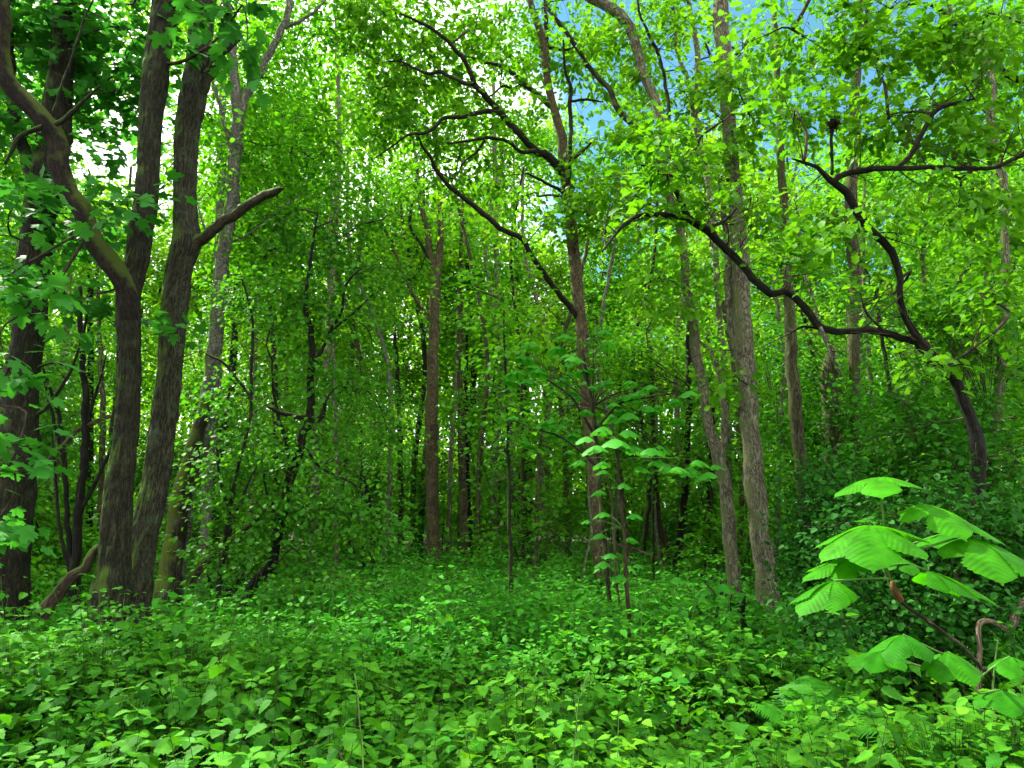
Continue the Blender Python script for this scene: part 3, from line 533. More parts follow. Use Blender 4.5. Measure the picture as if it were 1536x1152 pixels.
# ------------------------------------------------------------------ oak and the trunks in the middle and right
OAK = dict(leaf='leaf_oak', tm=T_OAK, size=.125, n=17, spread=.30, flat=.45, up=.5, tw=60)
tree('oak', 'slender oak in the middle with long crooked limbs spreading to the upper left', 'tree',
     [(908, 895, 27), (901, 830, 24), (894, 760, 21), (888, 700, 19), (883, 640, 18), (878, 570, 17), (874, 500, 17), (867, 440, 18), (863, 390, 18), (856, 325, 17), (850, 290, 16), (847, 250, 16), (843, 209, 14), (834, 175, 13), (827, 149, 12), (820, 115, 11), (814, 60, 11), (800, 20, 10), (785, -30, 9)], 12.5, 'bark_brown', nseg=30, ridge=.004, top=3, seed=6, limb_bark='bark_limb',
     limbs=[dict(p=[(846, 260, 13), (821, 233, 12), (803, 225, 11), (782, 204, 10), (751, 169, 10), (730, 147, 9), (712, 126, 8), (700, 98, 7), (680, 70, 6), (645, 42, 5), (600, 20, 3)], dY=-1.6, n=12),
            dict(p=[(751, 169, 8), (717, 168, 7), (699, 174, 7), (668, 178, 6), (652, 191, 6), (639, 199, 5), (613, 202, 4), (590, 218, 3), (562, 238, 2)], Y=11.7, dY=-.8),
            dict(p=[(712, 126, 7), (699, 125, 7), (678, 116, 6), (660, 107, 6), (644, 110, 5), (626, 104, 4), (598, 92, 3), (560, 96, 2)], Y=11.2, dY=.5),
            dict(p=[(803, 226, 7), (780, 227, 6), (767, 215, 6), (751, 209, 5), (725, 207, 5), (699, 212, 4), (670, 215, 3)], Y=12, dY=-1),
            dict(p=[(727, 210, 4), (715, 228, 4), (696, 243, 3), (686, 262, 2)], Y=11.5),
            dict(p=[(828, 160, 9), (808, 143, 8), (787, 126, 8), (769, 110, 7), (751, 100, 6), (725, 92, 5), (690, 80, 3)], dY=.8), dict(p=[(782, 127, 5), (767, 132, 4), (754, 129, 4), (738, 143, 2)], Y=12.7),
            dict(p=[(847, 290, 6), (832, 281, 5), (814, 272, 4), (790, 259, 3)], dY=-.4), dict(p=[(850, 297, 5), (830, 292, 4), (805, 294, 3)], dY=.4),
            dict(p=[(868, 478, 9), (850, 455, 9), (835, 437, 8), (818, 415, 8), (800, 388, 8), (782, 358, 8), (756, 345, 8), (725, 321, 8), (688, 290, 7), (665, 269, 7), (652, 252, 6), (646, 235, 5), (634, 220, 4), (628, 205, 3)], dY=-2.0, n=12),
            dict(p=[(852, 275, 7), (854, 248, 7), (856, 204, 6), (856, 152, 6), (855, 126, 5), (847, 100, 4), (845, 60, 3)], Y=12.2), dict(p=[(856, 243, 5), (873, 228, 5), (887, 214, 4)], Y=12.2),
            dict(p=[(819, 105, 8), (819, 62, 7), (819, 20, 6), (815, -20, 5)], Y=12.8, top=2), dict(p=[(822, 72, 5), (845, 74, 4), (862, 71, 3)]), dict(p=[(858, 152, 4), (880, 150, 4), (905, 153, 2)], Y=12.2)],
     crown=dict(c=[B_(700, 90, 12.4, 160, 80, 78), B_(620, 60, 12.0, 110, 80, 66), B_(620, 180, 12.0, 90, 70, 46), B_(800, 60, 13.1, 110, 70, 58), B_(560, 150, 12.0, 60, 90, 32), B_(740, 190, 12, 120, 60, 34), B_(680, 270, 12.4, 90, 50, 35), B_(860, 270, 12.4, 40, 60, 24), B_(880, 330, 12.0, 50, 60, 24),
                   B_(830, 520, 12.0, 60, 60, 10), B_(880, 120, 13.1, 70, 100, 40), B_(650, -120, 12.4, 260, 110, 60), B_(540, 20, 12, 70, 70, 50), B_(780, 330, 13.1, 80, 50, 20)], **OAK))
tree('maple', 'lean grey trunk with a low fork, tilting left at the top', 'tree',
     [(1102, 902, 22), (1099, 875, 19), (1095, 812, 19), (1088, 734, 20), (1079, 692, 19), (1068, 656, 16), (1056, 598, 15), (1046, 539, 15), (1041, 500, 14), (1033, 450, 13), (1025, 390, 12), (1017, 330, 12), (1003, 290, 13), (996, 234, 14), (996, 205, 14), (988, 167, 14), (981, 148, 14), (970, 122, 14), (957, 86, 14), (947, 42, 15), (929, 23, 16), (900, 3, 15), (870, -20, 14)], 11.2, 'bark_grey', nseg=30, ridge=.004, top=3, seed=7,
     limbs=[dict(p=[(1081, 692, 12), (1087, 637, 10), (1082, 586, 9), (1078, 555, 8), (1065, 527, 6), (1048, 511, 4)], n=12), dict(p=[(1003, 190, 6), (1003, 169, 6), (996, 112, 5), (986, 78, 5), (962, 26, 4), (955, -10, 3)], bark='bark_dark'),
            dict(p=[(992, 215, 9), (955, 195, 9), (928, 164, 9), (916, 138, 8), (885, 102, 7), (859, 62, 7), (832, 27, 6), (815, 5, 4)], dY=.8, bark='bark_limb', n=10), dict(p=[(995, 235, 5), (960, 225, 4), (930, 205, 2)], bark='bark_limb')],
     crown=dict(c=[B_(920, 60, 11.5, 60, 50, 18), B_(960, 200, 10.5, 50, 40, 20), B_(1000, 230, 10.2, 60, 40, 22), B_(1000, 420, 10.8, 60, 60, 24), B_(960, 110, 11.5, 40, 50, 12), B_(1010, 40, 11, 50, 40, 16), B_(930, 280, 11, 60, 50, 24), B_(920, -130, 11, 200, 110, 40)], **OAK))
tree('maple', 'tall straight grey-brown trunk right of centre, thickest of the middle trunks', 'tree',
     [(1153, 930, 36), (1150, 860, 31), (1141, 800, 27), (1134, 742, 31), (1130, 695, 28), (1125, 637, 27), (1119, 559, 27), (1116, 510, 29), (1114, 470, 26), (1112, 400, 25), (1107, 330, 23), (1100, 276, 23), (1096, 230, 21), (1093, 182, 21), (1088, 130, 21), (1083, 70, 22), (1081, 20, 22), (1079, -40, 21)], 10.6, 'bark_grey', nseg=40, ridge=.006, top=4, seed=8,
     limbs=[dict(p=[(1114, 545, 14), (1104, 520, 12), (1097, 490, 11), (1093, 440, 11), (1090, 370, 10), (1084, 310, 8), (1080, 260, 6)], n=14, Y=10.7), dict(p=[(1083, 100, 6), (1068, 85, 5), (1058, 65, 3)], bark='bark_limb'), dict(p=[(1096, 170, 4), (1110, 155, 3), (1124, 145, 2)], bark='bark_limb'), dict(p=[(1090, 90, 7), (1112, 78, 5), (1122, 62, 3)], bark='bark_limb')],
     crown=dict(c=[B_(1090, 120, 10, 40, 50, 16), B_(1130, 300, 9.6, 50, 60, 16), B_(1090, 240, 10.3, 40, 40, 8), B_(1140, 180, 10, 50, 70, 22), B_(1120, -130, 10.5, 150, 100, 30), B_(1100, 560, 10.2, 30, 40, 5)], **OAK))
ARCH = dict(leaf='leaf_oak', tm=T_OAK, size=.105, n=14, spread=.23, flat=.45, up=.5, lvb=(0, .7), tw=220)
tree('oak', 'black arching trunk bending over from the right with two long crooked limbs', 'tree',
     [(1474, 900, 22), (1470, 760, 20), (1463, 660, 18), (1453, 611, 17), (1439, 581, 16), (1422, 556, 16), (1400, 531, 16), (1383, 514, 17), (1372, 500, 14), (1361, 483, 12), (1353, 461, 11), (1349, 433, 11), (1347, 400, 11), (1340, 378, 12), (1325, 362, 12), (1300, 340, 12), (1281, 315, 11), (1270, 290, 10), (1257, 278, 9), (1243, 270, 8), (1225, 250, 6), (1205, 243, 5), (1188, 238, 3)], 7.2, 'bark_black', nseg=24, ridge=.004, flare=.2, seed=9, lump=.32, dY=-.9,
     limbs=[dict(n=18, ridge=.003, lump=.34, p=[(1390, 518, 14), (1375, 511, 12), (1361, 508, 11), (1331, 500, 11), (1300, 493, 11), (1267, 496, 11), (1236, 493, 11), (1222, 483, 11), (1206, 461, 11), (1186, 442, 10), (1172, 436, 10), (1156, 440, 11), (1130, 415, 11), (1100, 388, 11), (1075, 360, 11), (1050, 338, 11), (1032, 327, 10), (1020, 300, 8), (1010, 280, 7), (1003, 266, 6), (985, 258, 5), (950, 240, 3)], Y=7.0, dY=-.5),
            dict(p=[(1004, 267, 5), (1028, 247, 5), (1040, 229, 5), (1051, 206, 4), (1067, 193, 4), (1085, 181, 3)], Y=6.6), dict(p=[(1034, 328, 9), (1000, 324, 8), (961, 323, 7), (940, 335, 6), (925, 350, 4), (903, 378, 3)], Y=6.55, dY=-.2), dict(p=[(1058, 343, 6), (1085, 332, 5), (1105, 312, 4)], Y=6.7),
            dict(p=[(1248, 273, 10), (1262, 262, 9), (1290, 256, 9), (1320, 252, 8), (1350, 252, 8), (1400, 250, 7), (1450, 253, 7), (1490, 252, 6), (1520, 240, 6), (1560, 225, 4)], Y=6.45, n=12), dict(p=[(1346, 252, 7), (1362, 235, 8), (1378, 212, 8), (1388, 190, 7), (1398, 172, 7), (1415, 160, 7), (1432, 155, 6), (1462, 148, 3)], Y=6.45, n=10),
            dict(p=[(1415, 552, 5), (1450, 530, 4), (1490, 500, 2)], Y=7), dict(p=[(1236, 493, 5), (1205, 490, 4), (1185, 500, 3)], Y=6.9), dict(p=[(1330, 500, 4), (1300, 470, 3), (1290, 440, 2)], Y=6.9), dict(p=[(1230, 490, 6), (1240, 515, 5), (1248, 540, 3)], Y=6.8, bark='bark_pale')],
     crown=dict(c=[B_(1200, 60, 6.9, 100, 60, 36), B_(1330, 80, 6.9, 120, 80, 48), B_(1460, 60, 6.7, 100, 80, 42), B_(1200, 180, 6.6, 60, 60, 16), B_(1330, 190, 6.9, 80, 50, 26), B_(1460, 200, 6.7, 90, 60, 30), B_(1050, 290, 6.5, 50, 50, 10), B_(1190, 380, 6.6, 60, 60, 16), B_(975, 300, 6.5, 55, 60, 16), B_(1230, 330, 7.2, 50, 50, 12), B_(1430, 310, 6.6, 110, 60, 30),
                   B_(1330, 440, 7.4, 50, 40, 6), B_(1290, 340, 6.4, 35, 40, 5), B_(1400, 545, 6.6, 30, 30, 4), B_(1490, 420, 7.4, 70, 90, 24), B_(1340, -140, 6.5, 260, 110, 40), B_(1600, 200, 6.6, 70, 200, 30), B_(1000, 225, 6.3, 50, 35, 12)], **ARCH))
tree('oak', 'grey trunk at the right edge whose dark top limbs twist back over it', 'tree',
     [(1486, 760, 18), (1490, 680, 15), (1497, 600, 14), (1503, 530, 13), (1506, 420, 12), (1510, 330, 11), (1508, 280, 11), (1498, 245, 12), (1489, 215, 13), (1487, 190, 13), (1486, 150, 13), (1487, 105, 12), (1486, 78, 10), (1470, 58, 9), (1442, 44, 8), (1429, 26, 7), (1422, 0, 6), (1415, -40, 5)], 9, 'bark_grey', nseg=20, seed=10,
     limbs=[dict(p=[(1487, 108, 10), (1497, 107, 9), (1512, 112, 9), (1536, 121, 8), (1570, 130, 7)], bark='bark_black'), dict(p=[(1440, 42, 6), (1405, 12, 5), (1380, 5, 4), (1330, 15, 3), (1280, 30, 2)], bark='bark_black')],
     crown=dict(c=[B_(1480, 480, 9, 80, 80, 40), B_(1470, 120, 9.5, 90, 100, 60), B_(1500, 340, 9.5, 80, 60, 40), B_(1420, -80, 9, 150, 90, 35)], **OAK))
tree('oak', 'tall greenish trunk far back on the right with a dark upper stem', 'tree', [(1284, 760, 14), (1284, 600, 15), (1281, 500, 18), (1283, 420, 19), (1276, 350, 19), (1280, 220, 16), (1284, 120, 15), (1288, 40, 13), (1292, -30, 11)], 12.5, 'bark_olive', top=3, seed=11, limbs=[dict(p=[(1283, 100, 10), (1300, 40, 8), (1306, -10, 6)], bark='bark_dark')],
     crown=dict(c=[B_(1250, 100, 13.2, 110, 120, 50), B_(1340, 330, 13.2, 60, 80, 20), B_(1200, 330, 13.5, 60, 120, 20)], **OAK))
tree('ash', 'mossy brown trunk standing behind the arching limb, left of the stump', 'tree', [(1204, 740, 16), (1201, 700, 17), (1196, 640, 19), (1190, 580, 20), (1186, 520, 18), (1184, 460, 16), (1180, 380, 14), (1174, 280, 12), (1168, 160, 10), (1164, 60, 8)], 11, 'bark_olive', top=2, seed=12,
     crown=dict(c=[B_(1170, 230, 11.6, 50, 130, 30), B_(1230, 450, 11.8, 40, 40, 8)], **WOOD))
# snapped stump with a hung-up dead top
root_p, rr_ = trace([(1252, 800, 26), (1250, 740, 24), (1247, 660, 24), (1244, 600, 24), (1245, 550, 23), (1248, 528, 14)], 14)
tree('dead_tree', 'thick snapped mossy trunk with a pale broken top behind the arching limb', 'dead tree', [(1252, 800, 26), (1250, 740, 24), (1247, 660, 24), (1244, 600, 24), (1245, 555, 23), (1247, 532, 17)], 12.6, 'bark_olive', seed=13, limbs=[dict(name='broken_top', p=[(1262, 565, 4), (1250, 535, 9), (1240, 510, 8), (1230, 485, 6), (1216, 440, 5), (1202, 390, 4), (1198, 340, 4), (1194, 290, 3)], bark='bark_grey', Y=12.4)])
tree('sapling', 'thin crooked dark sapling in the thicket left of the arching trunk', 'sapling', [(1354, 760, 8), (1352, 700, 7), (1341, 640, 7), (1331, 560, 6), (1322, 500, 6), (1312, 440, 5), (1296, 400, 4), (1268, 355, 2)], 9.5, 'bark_dark', flare=.1, seed=14, limbs=[dict(p=[(1314, 446, 4), (1322, 420, 4), (1332, 390, 3)])],
     crown=dict(c=[B_(1310, 430, 9.4, 70, 60, 26), B_(1350, 620, 9.4, 50, 60, 20)], leaf='leaf_thick', tm=T_ROUND, size=.08, n=14, spread=.3, flat=.4, up=.45))
tree('oak', 'leaning dark stem with a pale side far behind the right arching trunk', 'tree', [(1446, 700, 9), (1445, 560, 9), (1443, 470, 9), (1440, 425, 9), (1448, 405, 9), (1456, 385, 8), (1458, 300, 7), (1450, 200, 5)], 13, 'bark_dark', seed=15,
     crown=dict(c=[B_(1440, 300, 13, 90, 110, 60), B_(1430, 470, 12.5, 80, 60, 40)], **WOOD))
tree('maple', 'slim two-pronged tree between the tilted grey trunk and the thick straight one', 'tree', [(1096, 760, 9), (1090, 600, 9), (1080, 480, 9), (1066, 300, 10), (1052, 225, 11), (1042, 177, 12), (1046, 135, 10), (1046, 104, 9), (1047, 78, 8), (1041, 52, 7), (1036, 20, 6), (1030, -30, 5)], 15, 'bark_grey', seed=16, top=2, limbs=[dict(p=[(1041, 175, 9), (1038, 146, 8), (1029, 115, 7), (1018, 85, 6), (1012, 52, 5), (1010, 10, 4)])],
     crown=dict(c=[B_(1040, 140, 15, 40, 60, 14), B_(1010, 20, 15, 80, 50, 50), B_(960, 130, 15, 50, 70, 34), B_(1040, 150, 15, 60, 60, 24), B_(900, 60, 15, 50, 60, 26), B_(1130, 80, 15, 60, 80, 40), B_(1070, 400, 15, 50, 90, 30)], **OAK))

# ------------------------------------------------------------------ trees in the middle distance
BEECH = dict(leaf='leaf_beech', tm=T_ROUND, size=.10, n=16, spread=.5, flat=.22, up=.3, droop=.1)
THICK = dict(leaf='leaf_thick', tm=T_ROUND, size=.072, n=17, spread=.40, flat=.22, up=.4)
tree('alder', 'straight reddish brown trunk left of centre that forks high up', 'tree', [(652, 850, 19), (650, 780, 19), (647, 680, 19), (648, 590, 18), (650, 520, 15), (652, 440, 15), (655, 405, 16), (659, 380, 11), (661, 340, 10), (660, 300, 8), (656, 240, 7), (650, 180, 5)], 19, 'bark_brown', seed=21, nseg=16,
     limbs=[dict(p=[(654, 412, 13), (646, 385, 11), (640, 340, 9), (632, 310, 8), (628, 270, 6), (620, 210, 4)]), dict(p=[(647, 390, 6), (632, 368, 5), (617, 345, 5), (615, 325, 4), (618, 305, 3)], bark='bark_dark'), dict(p=[(645, 480, 7), (625, 450, 6), (605, 410, 5), (580, 350, 4), (570, 330, 3)], bark='bark_olive')],
     crown=dict(c=[B_(640, 290, 19, 90, 70, 50), B_(600, 240, 19, 60, 60, 30), B_(700, 320, 19, 60, 70, 30), B_(640, 180, 19, 100, 70, 50)], **WOOD))
tree('alder', 'pale olive trunk with a dark shaded side, right of the reddish brown one', 'tree', [(697, 845, 14), (696, 800, 15), (694, 740, 13), (693, 690, 12), (692, 620, 10), (690, 540, 9), (691, 450, 8), (692, 360, 6), (694, 260, 4)], 20, 'bark_olive', seed=22, nseg=14,
     limbs=[dict(p=[(706, 846, 9), (703, 760, 9), (701, 690, 8), (699, 600, 6), (700, 500, 4)], bark='bark_black', Y=20.3)], crown=dict(c=[B_(700, 480, 20, 60, 80, 34), B_(720, 600, 19, 50, 60, 20), B_(690, 360, 20, 70, 60, 26)], **BEECH))  # the black stem alongside stands in for the trunk's shaded right side
def sapl(label, tr, Y, bark, blobs, leaf=BEECH, limbs=(), seed=30, name='sapling', cat='sapling', group='saplings and thin stems', **kw):
    c = dict(c=blobs, **leaf); c.update(kw); return tree(name, label, cat, tr, Y, bark, limbs=limbs, ridge=0, flare=.15, nseg=10, seed=seed, group=group, crown=c if blobs else None, lump=.15)
sapl('straight black sapling in front of the middle thicket, right of the paired trunks', [(768, 908, 6), (766, 850, 6), (764, 770, 6), (762, 680, 5), (760, 600, 4), (757, 520, 3), (755, 440, 2)], 10.2, 'bark_dark', [B_(755, 500, 10, 50, 60, 18), B_(765, 640, 10, 50, 50, 14), B_(740, 420, 10.5, 60, 40, 14)], seed=31)
sapl('slim stem with a pale side between the black sapling and the oak', [(800, 895, 5), (804, 830, 6), (806, 760, 6), (808, 700, 5), (812, 655, 4), (822, 600, 3)], 13, 'bark_olive', [B_(820, 640, 13, 60, 50, 26), B_(790, 760, 13, 50, 40, 16)], seed=32)
sapl('short pale trunk leaning left in the undergrowth beyond the slim stem', [(843, 850, 11), (836, 815, 10), (829, 785, 8), (822, 740, 6)], 21, 'bark_pale', [B_(820, 720, 21, 40, 40, 12)], seed=33, name='birch', cat='tree')
sapl('pale blotched trunk just right of the black sapling', [(774, 820, 10), (770, 740, 10), (766, 650, 9), (763, 560, 8), (760, 460, 6)], 23, 'bark_pale', [B_(770, 500, 23, 60, 70, 34)], seed=34, name='birch', cat='tree')
sapl('dark stem left of the black sapling with a reddish neighbour', [(738, 825, 7), (740, 740, 7), (742, 650, 6), (741, 540, 5)], 24, 'bark_black', [B_(735, 560, 23, 50, 70, 30)], seed=35, limbs=[dict(p=[(750, 800, 6), (748, 760, 6), (747, 700, 5), (746, 620, 3)], bark='wood_red')])
sapl('thick dark trunk behind the slim stem, mostly hidden by leaves', [(795, 830, 12), (793, 740, 12), (791, 640, 11), (788, 540, 9)], 26, 'bark_black', [B_(790, 500, 26, 70, 80, 40)], seed=36, name='alder', cat='tree')
sapl('dark stem close behind the left side of the oak', [(896, 850, 9), (890, 790, 9), (884, 720, 8), (880, 650, 7)], 17, 'bark_black', [B_(850, 600, 16.5, 70, 50, 30), B_(900, 480, 16.5, 70, 60, 30)], seed=37)
sapl('reddish split trunk at the edge of the dark gap right of the oak', [(1000, 885, 18), (998, 850, 14), (995, 810, 12), (988, 780, 10), (984, 730, 8), (980, 640, 6), (976, 540, 5)], 15.5, 'wood_red', [B_(970, 520, 15, 70, 60, 34), B_(950, 640, 15, 60, 40, 20)], seed=38, name='alder', cat='tree', limbs=[dict(p=[(994, 868, 6), (988, 830, 6), (984, 790, 5), (982, 740, 4)], bark='bark_pale', Y=15.4)])
sapl('black leaning trunk rising from the same foot as the reddish split one', [(1010, 880, 14), (1015, 845, 13), (1021, 812, 12), (1027, 734, 10), (1033, 617, 9), (1033, 539, 9), (1031, 480, 7), (1024, 400, 5)], 15.7, 'bark_black', [B_(1020, 420, 15.5, 60, 60, 26), B_(1010, 660, 15, 40, 40, 10)], seed=39, name='alder', cat='tree')
sapl('dark upright trunk just left of the tilted grey trunk', [(1055, 880, 14), (1057, 840, 12), (1060, 812, 11), (1064, 754, 10), (1066, 690, 8), (1070, 600, 6)], 15, 'bark_black', [B_(1070, 640, 14.5, 40, 40, 14)], seed=40, name='alder', cat='tree')
sapl('leaning brown stem between the chestnut sapling and the reddish split trunk', [(953, 880, 10), (950, 860, 9), (943, 812, 9), (936, 765, 7), (930, 700, 5)], 16, 'bark_olive', [B_(935, 700, 15.5, 50, 40, 16)], seed=41)
sapl('thin straight dark pole in the gap between oak and tilted grey trunk', [(981, 880, 5), (979, 830, 5), (979, 780, 4), (981, 720, 3)], 15, 'bark_dark', [], seed=42)
p_, r_ = trace([(992, 850, 6), (960, 828, 6), (918, 815, 5)], 16)
rt = thing('fallen_branch', 'pale bare branch leaning across the dark gap right of the oak', 'branch', p_[0]); mm = MB(); mm.tube(np.vstack([p_[0] + A([.25, 0, -.7]), p_]), np.r_[.05, r_], 8, lump=.2); mm.build('branch', M['wood_dead'], rt)
sapl('thin pale stick leaning against the oak foot', [(868, 885, 4), (876, 850, 4), (887, 800, 4), (884, 760, 3), (882, 720, 2)], 12.2, 'bark_pale', [], seed=43)
sapl('thin pale stem beside the chestnut sapling', [(930, 915, 4), (926, 880, 4), (921, 800, 4), (915, 740, 3), (905, 690, 2)], 9.5, 'bark_olive', [], seed=44)
# left background stems
sapl('cluster of thin black stems rising from one foot left of the forked trunk', [(112, 880, 18), (113, 850, 14), (118, 780, 13), (125, 690, 11), (128, 600, 10), (122, 520, 8), (120, 430, 6)], 10.8, 'bark_black', [B_(110, 520, 10.8, 60, 60, 20), B_(60, 600, 10.8, 50, 60, 14), B_(140, 640, 11, 40, 50, 8)], dict(THICK, size=.07), name='elder', cat='shrub', group=None, seed=45,
     limbs=[dict(p=[(112, 866, 9), (102, 800, 8), (97, 700, 7), (88, 620, 6), (72, 575, 5), (60, 540, 3)]), dict(p=[(97, 700, 6), (80, 630, 5), (64, 560, 3)]), dict(p=[(60, 708, 8), (90, 672, 8), (125, 640, 7), (165, 624, 6)], bark='bark_olive'), dict(p=[(120, 770, 7), (140, 730, 6), (165, 680, 5), (200, 625, 3)]), dict(p=[(126, 660, 6), (140, 600, 5), (150, 570, 3), (160, 530, 2)]), dict(p=[(105, 860, 6), (90, 800, 5), (84, 720, 4), (78, 650, 2)])])
sapl('slim olive pole left of the forked trunk behind the black stems', [(150, 860, 9), (152, 740, 8), (154, 620, 8), (152, 540, 7), (148, 470, 6), (146, 380, 4)], 15, 'bark_olive', [B_(150, 420, 15, 60, 70, 30)], WOOD, seed=46)
sapl('slim straight dark trunk far behind the black stems', [(132, 860, 9), (135, 740, 9), (136, 600, 9), (136, 500, 9), (134, 400, 8), (130, 280, 6)], 19, 'bark_black', [B_(120, 380, 19, 70, 100, 50), B_(180, 500, 19, 50, 80, 30)], WOOD, seed=47)
sapl('thin pale trunk far back between the leaning mossy trunk and the thicket', [(372, 850, 8), (376, 760, 8), (380, 640, 7), (384, 520, 6), (388, 420, 5)], 18, 'bark_pale', [B_(390, 520, 18, 60, 90, 40), B_(400, 700, 17, 50, 60, 30)], WOOD, seed=48)
sapl('thin pale trunk peeping out behind the thicket', [(462, 850, 8), (465, 780, 8), (470, 690, 7), (474, 600, 6)], 17, 'bark_pale', [B_(500, 640, 17, 60, 70, 40)], WOOD, seed=49)
sapl('dark double stem low in the thicket left of the reddish brown trunk', [(560, 865, 9), (558, 820, 9), (552, 760, 8), (545, 700, 7), (540, 640, 5)], 16, 'bark_black', [B_(545, 650, 15.5, 70, 70, 60), B_(570, 790, 15.5, 50, 50, 30)], THICK, seed=50, limbs=[dict(p=[(546, 850, 5), (542, 790, 5), (541, 740, 4), (545, 680, 3)])])
sapl('mottled stem among pale leaves left of the reddish brown trunk', [(602, 840, 9), (601, 760, 9), (600, 690, 8), (598, 600, 7), (592, 500, 5)], 22, 'bark_dark', [B_(600, 600, 22, 70, 100, 70), B_(590, 460, 22, 60, 70, 40)], WOOD, seed=51)
# thicket: hawthorn with crooked trunk
tree('hawthorn', 'leaning crooked hawthorn with a U shaped branch, wrapped in dark leaves', 'tree',
     [(372, 900, 15), (386, 868, 15), (404, 850, 15), (418, 790, 16), (424, 769, 16), (432, 735, 16), (439, 704, 15), (452, 660, 13), (463, 626, 12), (465, 574, 11), (469, 517, 9), (465, 490, 8), (458, 465, 7), (459, 440, 6), (461, 422, 6), (468, 370, 4), (476, 320, 3)], 10, 'bark_black', nseg=16, seed=52, lump=.2, flare=.2,
     limbs=[dict(p=[(463, 628, 8), (474, 630, 9), (485, 619, 8), (487, 605, 4)], n=10), dict(p=[(464, 625, 8), (443, 624, 8), (417, 617, 7), (400, 610, 3)], n=10), dict(p=[(468, 558, 7), (478, 535, 6), (487, 517, 5), (500, 490, 5), (513, 465, 4), (520, 426, 4), (545, 400, 2)]), dict(p=[(404, 852, 6), (412, 800, 6), (410, 770, 5), (400, 740, 4), (392, 690, 2)]), dict(p=[(440, 704, 8), (425, 650, 6), (412, 600, 4), (408, 540, 3)]), dict(p=[(452, 662, 5), (480, 700, 4), (520, 720, 3)]), dict(p=[(492, 500, 4), (530, 470, 3), (560, 440, 2)])],
     crown=dict(c=[B_(480, 480, 10, 90, 70, 50), B_(540, 420, 10.2, 90, 60, 38), B_(430, 430, 10.3, 60, 70, 26), B_(520, 560, 10, 80, 60, 40), B_(490, 680, 9.8, 90, 60, 46), B_(540, 770, 9.8, 80, 60, 42), B_(460, 780, 9.8, 60, 50, 40), B_(400, 680, 10, 50, 60, 26), B_(500, 350, 10.4, 80, 60, 40), B_(420, 340, 10.6, 60, 50, 24), B_(590, 640, 10.6, 50, 60, 30), B_(560, 330, 10.5, 50, 40, 18), B_(470, 860, 9.6, 70, 30, 24)], **THICK))
tree('hazel', 'bundle of thin curved stems between the leaning mossy trunk and the hawthorn', 'shrub', [(328, 905, 8), (330, 869, 8), (339, 791, 7), (355, 710, 6), (370, 650, 5), (377, 613, 5), (377, 543, 5), (380, 487, 4), (372, 448, 3), (360, 410, 2)], 9.6, 'bark_dark', seed=53, nseg=10, flare=.1, ridge=0,
     limbs=[dict(p=[(376, 600, 5), (369, 587, 5), (339, 548, 4), (309, 530, 3)]), dict(p=[(378, 600, 3), (355, 590, 3), (330, 592, 2)]), dict(p=[(332, 860, 6), (345, 800, 5), (365, 740, 4), (385, 700, 3)]), dict(p=[(344, 770, 5), (330, 720, 4), (325, 660, 3)])],
     crown=dict(c=[B_(365, 460, 9.6, 60, 60, 26), B_(350, 600, 9.6, 60, 60, 24), B_(340, 720, 9.6, 60, 60, 34), B_(400, 780, 9.5, 50, 60, 20), B_(330, 820, 9.4, 40, 40, 14)], **THICK))
def log(name, label, cat, tr, Y, bark, dY=0., n=12, **kw):
    p, r = trace(tr, Y, dY); rt = thing(name, label, cat, p[0]); m = MB(); m.tube(p, r, n, lump=.2, ridge=.003, step=.05, **kw); m.build('trunk', M[bark], rt); return rt
log('fallen_tree', 'mossy slanting pole leaning low between the mossy birch and the hawthorn', 'fallen tree', [(284, 880, 13), (300, 852, 13), (330, 825, 12), (356, 804, 11), (387, 773, 9), (410, 745, 6)], 10.4, 'bark_mossy')
log('fallen_tree', 'bare bark log propped against the foot of the dark forked trunk', 'log', [(60, 925, 24), (80, 900, 19), (105, 872, 17), (128, 850, 15), (140, 828, 14), (152, 815, 10)], 7.7, 'wood_red', dY=.3, n=18, ragged=.03)
# broken stump in front of the trunks
root = thing('stump', 'small dark broken stump in front of the tilted grey trunk', 'stump', P(1107, 925, 9.5)); p_, r_ = trace([(1109, 945, 19), (1108, 915, 17), (1106, 893, 16)], 9.5); mm = MB(); mm.tube(p_, r_, 18, lump=.2, ridge=.006, ragged=.05); mm.build('trunk', M['wood_red'], root)
root = thing('dead_sapling', 'thin black dead stem with bare twigs beside the small stump', 'dead sapling', P(1115, 970, 7.8)); p_, r_ = trace([(1113, 990, 9), (1116, 950, 9), (1113, 930, 8), (1116, 905, 6), (1118, 893, 3)], 7.8); mm = MB(); mm.tube(p_, r_, 10, lump=.25)
for tr in ([(1113, 968, 3), (1100, 940, 2), (1096, 905, 2), (1098, 890, 1)], [(1116, 940, 4), (1124, 935, 3), (1127, 925, 2)]): mm.tube(*trace(tr, 7.8), 5)
mm.build('stem', M['bark_black'], root)
